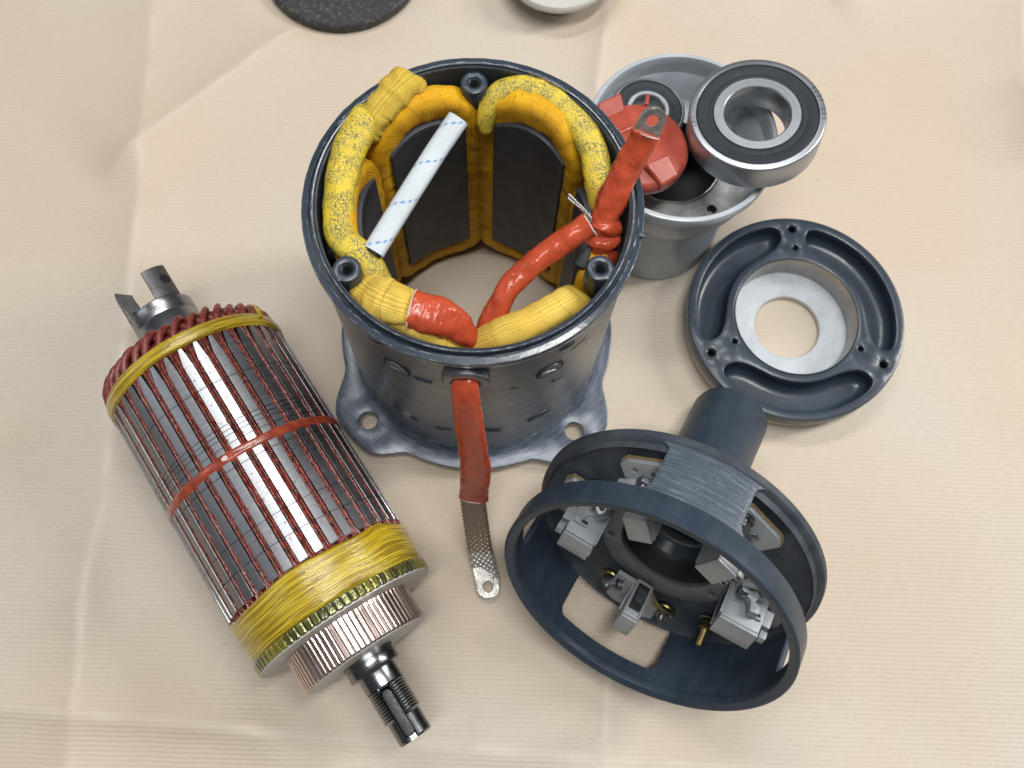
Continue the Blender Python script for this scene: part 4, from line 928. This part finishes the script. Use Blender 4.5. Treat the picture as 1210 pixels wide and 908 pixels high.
for a in (-51, 69, 189):
    lathe("hole_sleeve", [(2.8, 60), (2.8, 72.6), (2.5, 72.6), (2.5, 60)], "dark", cup, 16, off=(35.5*cos(rad(a)), 35.5*sin(rad(a))))
def bearing(name, label, c, nv, R, ri, wd, seal0, seal1, marks=None, xdir=(1, 0, 0)):
    n_ = Vector(nv).normalized(); x_ = Vector(xdir); x_ = (x_-n_*x_.dot(n_)).normalized(); y_ = n_.cross(x_)
    t = thing(name, label, "bearing", c, axes(x_, y_, n_), "ball bearings")
    b = 1.0
    lathe("outer_ring", [(seal1, -wd+b*.5), (R-b, -wd), (R, -wd+b), (R, -b), (R-b*0.4, -b*0.35), (R-b, 0), (seal1+0.3, 0), (seal1, -0.3), (seal1, -1.2)], "ground_steel", t, 120)
    lathe("inner_ring", [(ri, -wd+b), (ri+b*.7, -wd), (seal0, -wd), (seal0, -1.0), (seal0-0.3, 0), (ri+b*0.8, 0), (ri+b*.25, -b*.4), (ri, -b)], "ground_steel", t, 96)
    lathe("rubber_seal", [(seal0, -wd+0.8), (seal1, -wd+0.8), (seal1, -0.9), (seal1-0.5, -0.75), (seal1-1.0, -0.35), (seal0+3.6, -0.35), (seal0+3.2, -0.6), (seal0+2.5, -0.6), (seal0+2.1, -0.35), (seal0+0.6, -0.4), (seal0, -0.8)], "seal_rubber", t, 96)
    for txt, a_mid, size, rr_ in (marks or []):
        step = size*0.86/rr_
        parts = []
        for i, ch in enumerate(txt):
            if ch == ' ': continue
            A = rad(a_mid)-(i-(len(txt)-1)/2)*step
            cu = bpy.data.curves.new("engraved_marking", 'FONT'); cu.body = ch; cu.size = size*MM; cu.align_x = 'CENTER'; cu.align_y = 'CENTER'; cu.extrude = 0.01*MM
            o = bpy.data.objects.new("tmp", cu); COL.objects.link(o)
            me = bpy.data.meshes.new_from_object(o.evaluated_get(bpy.context.evaluated_depsgraph_get())); bpy.data.objects.remove(o)
            me.transform(Matrix.Translation(Vector((rr_*cos(A), rr_*sin(A), 0.04))*MM) @ Matrix.Rotation(A-pi/2, 4, 'Z')); parts.append(me)
        bm = bmesh.new()
        for me in parts: bm.from_mesh(me)
        mm_ = bpy.data.meshes.new("engraved_marking"); bm.to_mesh(mm_); bm.free()
        mm_.materials.clear()
        link("engraved_marking", mm_, "marking_ink", t)
    return t
bearing("ball_bearing", "large sealed ball bearing marked 6207 2RS, propped on the rim of the grey housing", (113.4, 286.6, 120.8), (-0.12, 0.06, 0.99), 34.7, 16.6, 17.0, 22.2, 31.0,
        [("6207 2RS", 12, 3.3, 32.8), ("ZKL", 190, 3.0, 32.8)])
bearing("ball_bearing", "smaller sealed ball bearing down in the grey housing, half hidden by the red cap", (61.8, 305.0, 89.6), (0.02, 0.01, 1), 20.5, 9.0, 15.0, 11.8, 18.7)
# ------------------------------------------------------------------ red plastic cap
capR = Matrix.Rotation(rad(5), 4, 'Y') @ Matrix.Rotation(rad(-3), 4, 'X')
cp = thing("plastic_cap", "brick-red round plastic cap with raised lugs, lying on the smaller bearing", "plastic cap", (55.6, 270.6, 99.5), capR)
lathe("cap_disc", [(0.05, 0), (25.2, 0), (26.0, 0.8), (26.0, 5.4), (25.0, 7.4), (23.2, 8.4), (0.05, 8.9)], "red_plastic", cp, 96, angle=50)
# square driving block, lower right
def wedge(name, pts_bottom, pts_top, m, parent, bv=0.5):
    V = list(pts_bottom)+list(pts_top); n_ = len(pts_bottom)
    F = [tuple(reversed(range(n_))), tuple(range(n_, 2*n_))]+[(i, (i+1) % n_, n_+(i+1) % n_, n_+i) for i in range(n_)]
    o = finish(name, V, F, m, parent, None, 30); md = o.modifiers.new("edge", 'BEVEL'); md.width = bv*MM; md.segments = 2; return o
wedge("driving_lug", [(0.5, -15.5, 6), (13.5, -6.5, 6), (21.0, -16.0, 3), (11.5, -25.0, 3)], [(1.5, -15.6, 14.0), (13.0, -7.6, 14.0), (20.4, -16.6, 9.6), (11.0, -24.6, 9.6)], "red_plastic", cp, 1.1)
wedge("side_tab", [(-25, 6, 1), (-9, 18, 1), (-15, 26, 1), (-27, 17, 1)], [(-23, 8.5, 8.2), (-8.5, 19.0, 8.2), (-12.5, 27.5, 13.0), (-24.5, 18.5, 13.0)], "red_plastic", cp, 1.4)
wedge("rounded_ridge", [(-22, -1, 6), (-19, -4, 6), (-2, 10, 6), (-4, 13, 6)], [(-21.2, -1.5, 10.6), (-19.8, -3.2, 10.6), (-3.2, 10.0, 9.2), (-4.2, 11.6, 9.2)], "red_plastic", cp, 0.9)
wedge("thin_fin", [(0.5, 24, 1), (3.2, 24, 1), (4.6, 32, 1), (2.0, 32, 1)], [(0.9, 24.4, 9.8), (2.9, 24.4, 9.8), (3.8, 31.4, 9.0), (2.0, 31.4, 9.0)], "red_plastic", cp, 0.4)

# ------------------------------------------------------------------ brush housing
hn = Vector((-0.4005, -0.8215, 0.4055)).normalized(); hx = Vector((0, 0, 1)).cross(hn).normalized(); hy = hn.cross(hx)
# local z = hn (towards the open front); depth t behind the front ring is z = -t
bh = thing("brush_housing", "open slate-grey brush housing tipped on its side, brush holders inside and a tube behind", "brush housing", (69.7, 35.3, 84.5), axes(hx, hy, hn))
lathe("front_ring", [(68.6, -12.6), (72.6, -12.8), (72.9, -12.2), (72.9, -0.6), (72.3, 0), (71.2, 0.1), (70.7, -0.3), (69.2, -0.4), (68.0, -1.2), (67.6, -2.6), (67.6, -5), (68.4, -6), (68.6, -11)], "slate_matt", bh, 160)
# wall with three windows, unrolled as (angle*R, depth)
RW = 71.0; DEG = pi/180*RW
struts = [(-157, -117), (-68, -7), (79.4, 112.8)]
def strut_outline(a0, a1, za, zb, f_=5.5):
    """flared into the rings at both ends"""
    x0, x1 = a0*DEG, a1*DEG; P = []
    P += [(x0-f_, za)]+[(x0-f_+f_*sin(rad(a)), za+f_-f_*cos(rad(a))) for a in (22, 45, 68, 90)]
    P += [(x0, zb-f_)]+[(x0-f_+f_*cos(rad(a)), zb-f_+f_*sin(rad(a))) for a in (22, 45, 68, 90)]
    P += [(x1+f_, zb)]+[(x1+f_-f_*sin(rad(a)), zb-f_+f_*cos(rad(a))) for a in (22, 45, 68, 90)]
    P += [(x1, za+f_)]+[(x1+f_-f_*cos(rad(a)), za+f_-f_*sin(rad(a))) for a in (22, 45, 68, 90)]
    out = []
    for p in P:
        if not out or hypot(p[0]-out[-1][0], p[1]-out[-1][1]) > 1e-3: out.append(p)
    return out
for k, (a0, a1) in enumerate(struts):
    P = densify(strut_outline(a0, a1, 12.5, 42.5), 1.8)
    fnw = lambda x, y, z: (z*cos(x/RW), z*sin(x/RW), -y)
    ex = [(a0*DEG+i*3.0, 14+j*3.0) for i in range(int((a1-a0)*DEG/3.0)+1) for j in range(10)]
    plate("wall_strut", P[::-1], [], 69.3, 72.5, "slate_paint_streaked" if k == 2 else "slate_matt", bh, 0.35, fnw, ex, 50)
lathe("rear_flange", [(37, -39.5), (38, -41.5), (62, -41.8), (66.6, -41.4), (68.6, -40.2), (69.2, -38.6), (70.2, -41.6), (72.4, -42.4), (73.2, -43.2), (73.4, -46.4), (72.6, -47.4), (64, -47.8), (40, -50), (26, -51), (26, -47)], "slate_inside", bh, 160)
hz_holes = [circ(32*cos(rad(a)), 32*sin(rad(a)), 1.7, 16) for a in (-157, -25, 25, 157)]
plate("bore_plate", circ(0, 0, 37.2, 96), [circ(0, 0, 26.0, 80)]+hz_holes, -42.0, -38.6, "bore_plate_grey", bh, 0.5)
lathe("bore_cone", [(26.1, -41.5), (25.0, -50), (22.5, -56), (17.8, -59.5), (16.8, -60.5), (16.8, -63), (18.5, -66), (28.5, -54), (28.5, -42)], "bore_black", bh, 80)
lathe("bore_land", [(14.8, -57.4), (15.4, -56.8), (19.0, -56.6), (19.0, -61.5), (14.8, -61.5)], "bore_plate_grey", bh, 64)
tb = lathe("hub_tube", [(15.5, -60), (21.2, -52), (21.2, -139), (20.4, -141.5), (18.6, -142.5), (0.05, -142.5), (0.05, -140), (15.5, -140)], "slate_matt", bh, 96)
tb.location = (-2.0*MM, 0, 0)
for a in (57, 33, 118, 150, -20, 205):   # small dimples on the lip
    lathe("flange_rivet", [(0.05, -41.2), (0.9, -41.2), (0.9, -41.6), (0.05, -41.6)], "dark", bh, 10, off=(68.0*cos(rad(a))*0.985, 68.0*sin(rad(a))*0.985))
def nut(name, x, y, z, r_, hgt, parent, m="nut_steel"):
    o = plate(name, hexa(r_), [], 0, hgt, m, parent, 0.4); place(o, (x, y, z)); return o
def stud(x, y, parent, z0=-39, nutm="nut_steel", long=7.5, brass_ring=True, boltm="nut_steel"):
    ps = [lathe("washer", [(2.2, 0), (5.9, 0), (5.9, 0.9), (5.5, 1.1), (2.2, 1.1)], "dark_steel", parent, 28)]
    if brass_ring:
        ps.append(lathe("brass_washer", [(4.0, 1.1), (5.1, 1.1), (5.3, 1.6), (4.9, 2.2), (4.3, 2.2), (3.9, 1.6)], "brass", parent, 28))
    ps.append(plate("hex_nut", hexa(3.9), [], 1.6, 5.6, nutm, parent, 0.5))
    pr = [(0.05, 5.2)]; zz = 5.4
    while zz < long: pr += [(1.9, zz), (1.6, zz+0.4)]; zz += 0.8
    ps.append(lathe("stud_end", pr+[(1.7, long), (1.2, long+0.6), (0.05, long+0.7)], boltm, parent, 16, False))
    for o in ps: place(o, (x, y, z0))
def holder(deg, x0, x1, tang, t_front, t_back, tilt=0, side=1, hook=True, base_r=(43, 62), studs=True, slot=True, off=0.0, notch=0, comb=0):
    """brush holder: zinc base plate, hollow box with a brush slot, side bracket"""
    e_ = bpy.data.objects.new("brush_holder", None); COL.objects.link(e_); e_.parent = bh; e_.empty_display_size = 0.005
    e_.matrix_local = Matrix.Rotation(rad(deg), 4, 'Z')
    # local frame: x radial, y tangential, z towards the front
    w = 13.0
    P = [(base_r[0]-4, -tang*0.9+off), (base_r[0]-4, tang*0.9+off), (base_r[0]+5, w), (base_r[1]-3, w+1), (base_r[1], w-3), (base_r[1], -w+3), (base_r[1]-3, -w-1), (base_r[0]+5, -w)]
    plate("holder_base", densify(P, 3), [circ(base_r[1]-6, 7, 1.2, 12)], -38.8, -36.2, "zinc_casting", e_, 0.5)
    plate("fibre_pad", densify([(x+0.6 if x > base_r[0]+6 else x, y*1.04) for x, y in P], 3), [], -39.9, -38.9, "fibre", e_, 0.2)
    # hollow box, walls 2 mm: ring in plan (radial x tangential) extruded to the front, closed front face
    t2 = tang
    bx = plate("brush_box", rrect(x0, -t2+off, x1, t2+off, 0.7, 3), [rrect(x0+4.2, -t2+2.2+off, x1-2.0, t2-2.2+off, 0.5, 2)], -t_back, -t_front-2.0, "zinc_casting", e_, 0.3)
    plate("box_end", rrect(x0, -t2+off, x1, t2+off, 0.7, 3), [], -t_front-2.0, -t_front, "zinc_casting", e_, 0.35)
    # slot seen on the inner side: flat dark sheet, the opening's shade painted in
    if slot:
        for lo_, hi_, nm_ in ((-t2+1.6, t2-1.6, "brush_slot"),):
            sl = plate(nm_, [(x+0.25*noise.noise(Vector((x, y, deg))), y) for x, y in densify(rrect(lo_, -t_back+2, hi_, -t_front-6, 0.6, 2), 1.5)], [], 0, 0.3, "dark", e_, 0.05)
            sl.matrix_local = Matrix.Translation(Vector((x0-0.2, off, 0))*MM) @ axes((0, 1, 0), (0, 0, 1), (1, 0, 0))
        box("carbon_brush", (x0+0.2, off+0.4, -(t_front+t_back)/2-3), (1.0, t2*0.9, (t_back-t_front)*0.35), "slate_inside", e_, 0.2)
        for yy_ in (-1, 1): box("slot_rail", (x0-0.3, off+yy_*(t2-0.75), -(t_front+t_back)/2-0.5), (0.9, 1.4, t_back-t_front-5), "zinc_casting", e_, 0.3)
    if notch:   # side cheek with a lip; dark bar paints the notch's shade
        yc = notch*(t2+0.1)+off
        box("cheek_notch", (x1-5.2, yc, -t_front-10.5), (6.4, 0.5, 2.4), "dark", e_, 0.1)
        box("notch_lip", (x1-5.0, yc+notch*0.7, -t_front-8.6), (7.4, 1.6, 1.2), "zinc_casting", e_, 0.4)
        box("cheek_block", (x1+1.6, notch*(t2-3.2)+off, -t_front-12.0), (4.4, 6.0, 9.0), "zinc_casting", e_, 0.5)
        box("cheek_tongue", (x1+2.2, notch*(t2-3.4)+off, -t_front-3.6), (3.4, 4.6, 4.2), "zinc_casting", e_, 0.5)
    if hook:
        A = [(0, 0), (13, 0), (13, 4), (9.0, 5.0), (8.0, 9), (11, 10.5), (11, 14.5), (7, 15), (5.4, 9), (0, 6)]
        hk = plate("spring_bracket", densify(A, 2), [circ(4.2, 3.4, 1.0, 12)], 0, 5.0, "zinc_casting", e_, 0.5)
        hk.matrix_local = Matrix.Translation(Vector((x0+4, side*(t2+1.0)+off, -36.4))*MM) @ axes((1, 0, 0), (0, 0, 1), (0, -side, 0)) @ Matrix.Translation((0, 0, -5.0*MM if side > 0 else 0))
        box("bracket_foot", (x0+9, side*(t2+5.0)+off, -35.0), (15, 11, 2.6), "zinc_casting", e_, 0.8)
        box("tapered_rib", (x0+9, side*(t2+9.5)+off, -33.0), (13, 1.6, 3.0), "zinc_casting", e_, 0.5, Matrix.Rotation(side*0.5, 4, 'Z'))
        w_ = lathe("pressure_spring", [(1.6, 0), (3.1, 0), (3.1, 1.0), (2.7, 1.2), (2.7, 1.6), (3.1, 1.8), (3.1, 2.8), (2.0, 3.2), (1.6, 3.2)], "nut_steel", e_, 24)
        w_.matrix_local = Matrix.Translation(Vector((x0+5.5, side*(t2+5.5)+off, -31.0))*MM) @ Matrix.Rotation(1.2, 4, 'X')
    if comb:
        for q_ in range(5): box("comb_tooth", (x0+2.2+q_*3.0, comb*(t2+2.0)+off, -t_front-5.5), (1.1, 3.6, 6.0), "zinc_casting" if q_ % 2 else "nut_steel", e_, 0.2)
        box("comb_back", (x0+8, comb*(t2+4.6)+off, -t_front-9), (16, 1.6, 9.0), "dark", e_, 0.3)
    o_ = plate("base_pad", densify([(base_r[1]-15, -5.5), (base_r[1]-9, -6.5), (base_r[1]-7.5, -3), (base_r[1]-9.5, -1), (base_r[1]-7.5, 1.5), (base_r[1]-10, 4), (base_r[1]-15, 4.5)], 2), [], -36.3, -35.2, "nut_steel", e_, 0.3)
    if studs:
        for s_ in (-1, 1): stud(46.0, s_*16.3, e_, -38.5)
    else: stud(54.5, -7.0*side, e_, -36.4, long=6.5, brass_ring=False)
    return e_
holder(-91, 31.5, 47.5, 4.7, 12.5, 36.5, side=-1, off=0)
holder(180, 34.5, 50.5, 6.2, 12.5, 36.5, side=-1, notch=-1)
holder(122, 33.5, 48.5, 5.9, 14.0, 36.5, side=1, studs=False)
holder(66, 33.5, 48.5, 6.2, 14.0, 36.5, side=-1, studs=False, comb=-1, hook=False)
holder(3, 32.0, 51.5, 7.0, 14.5, 36.5, side=1, notch=1)
stud(-29, 41, bh, -38.5)
bs = stud(37.5, -39.0, bh, -40.5, "brass", 15.5, False, "brass")
A = rad(-72)
sweep("brass_tab", [(43*cos(A-0.12), 43*sin(A-0.12), -36), (46*cos(A), 46*sin(A), -34.5), (49*cos(A+.1), 49*sin(A+.1), -35.5), (51*cos(A+.02), 51*sin(A+.02), -37)], (2.0, 0.5), "brass", bh, (0, 0, 1), 12, power=4)

# ------------------------------------------------------------------ two things cut off by the top edge
bd = lathe("black_disc", [(0.05, 0.5), (52.5, 0.5), (54.0, 1.6), (54.4, 3.5), (54.0, 7.0), (52.6, 8.2), (0.05, 8.4)], "rusty_black", None, 96)
bd.location = (-0.1408, 0.4585, 0); bd["label"] = "scuffed black steel disc lying at the top edge of the photo"; bd["category"] = "steel disc"
kn = thing("pale_knob", "pale round metal cap on a dark foot beside the black disc", "metal cap", (6.9, 459.0, 0))
lathe("knob_top", [(0.05, 14), (32, 14), (36.0, 16), (37.3, 18.0), (37.3, 20.5), (36.2, 22.0), (0.05, 23.0)], "pale_knob", kn, 96)
lathe("knob_foot", [(0.05, 0), (24, 0), (24, 3), (20, 6), (20, 14.2), (0.05, 14.2)], "rusty_black", kn, 64)
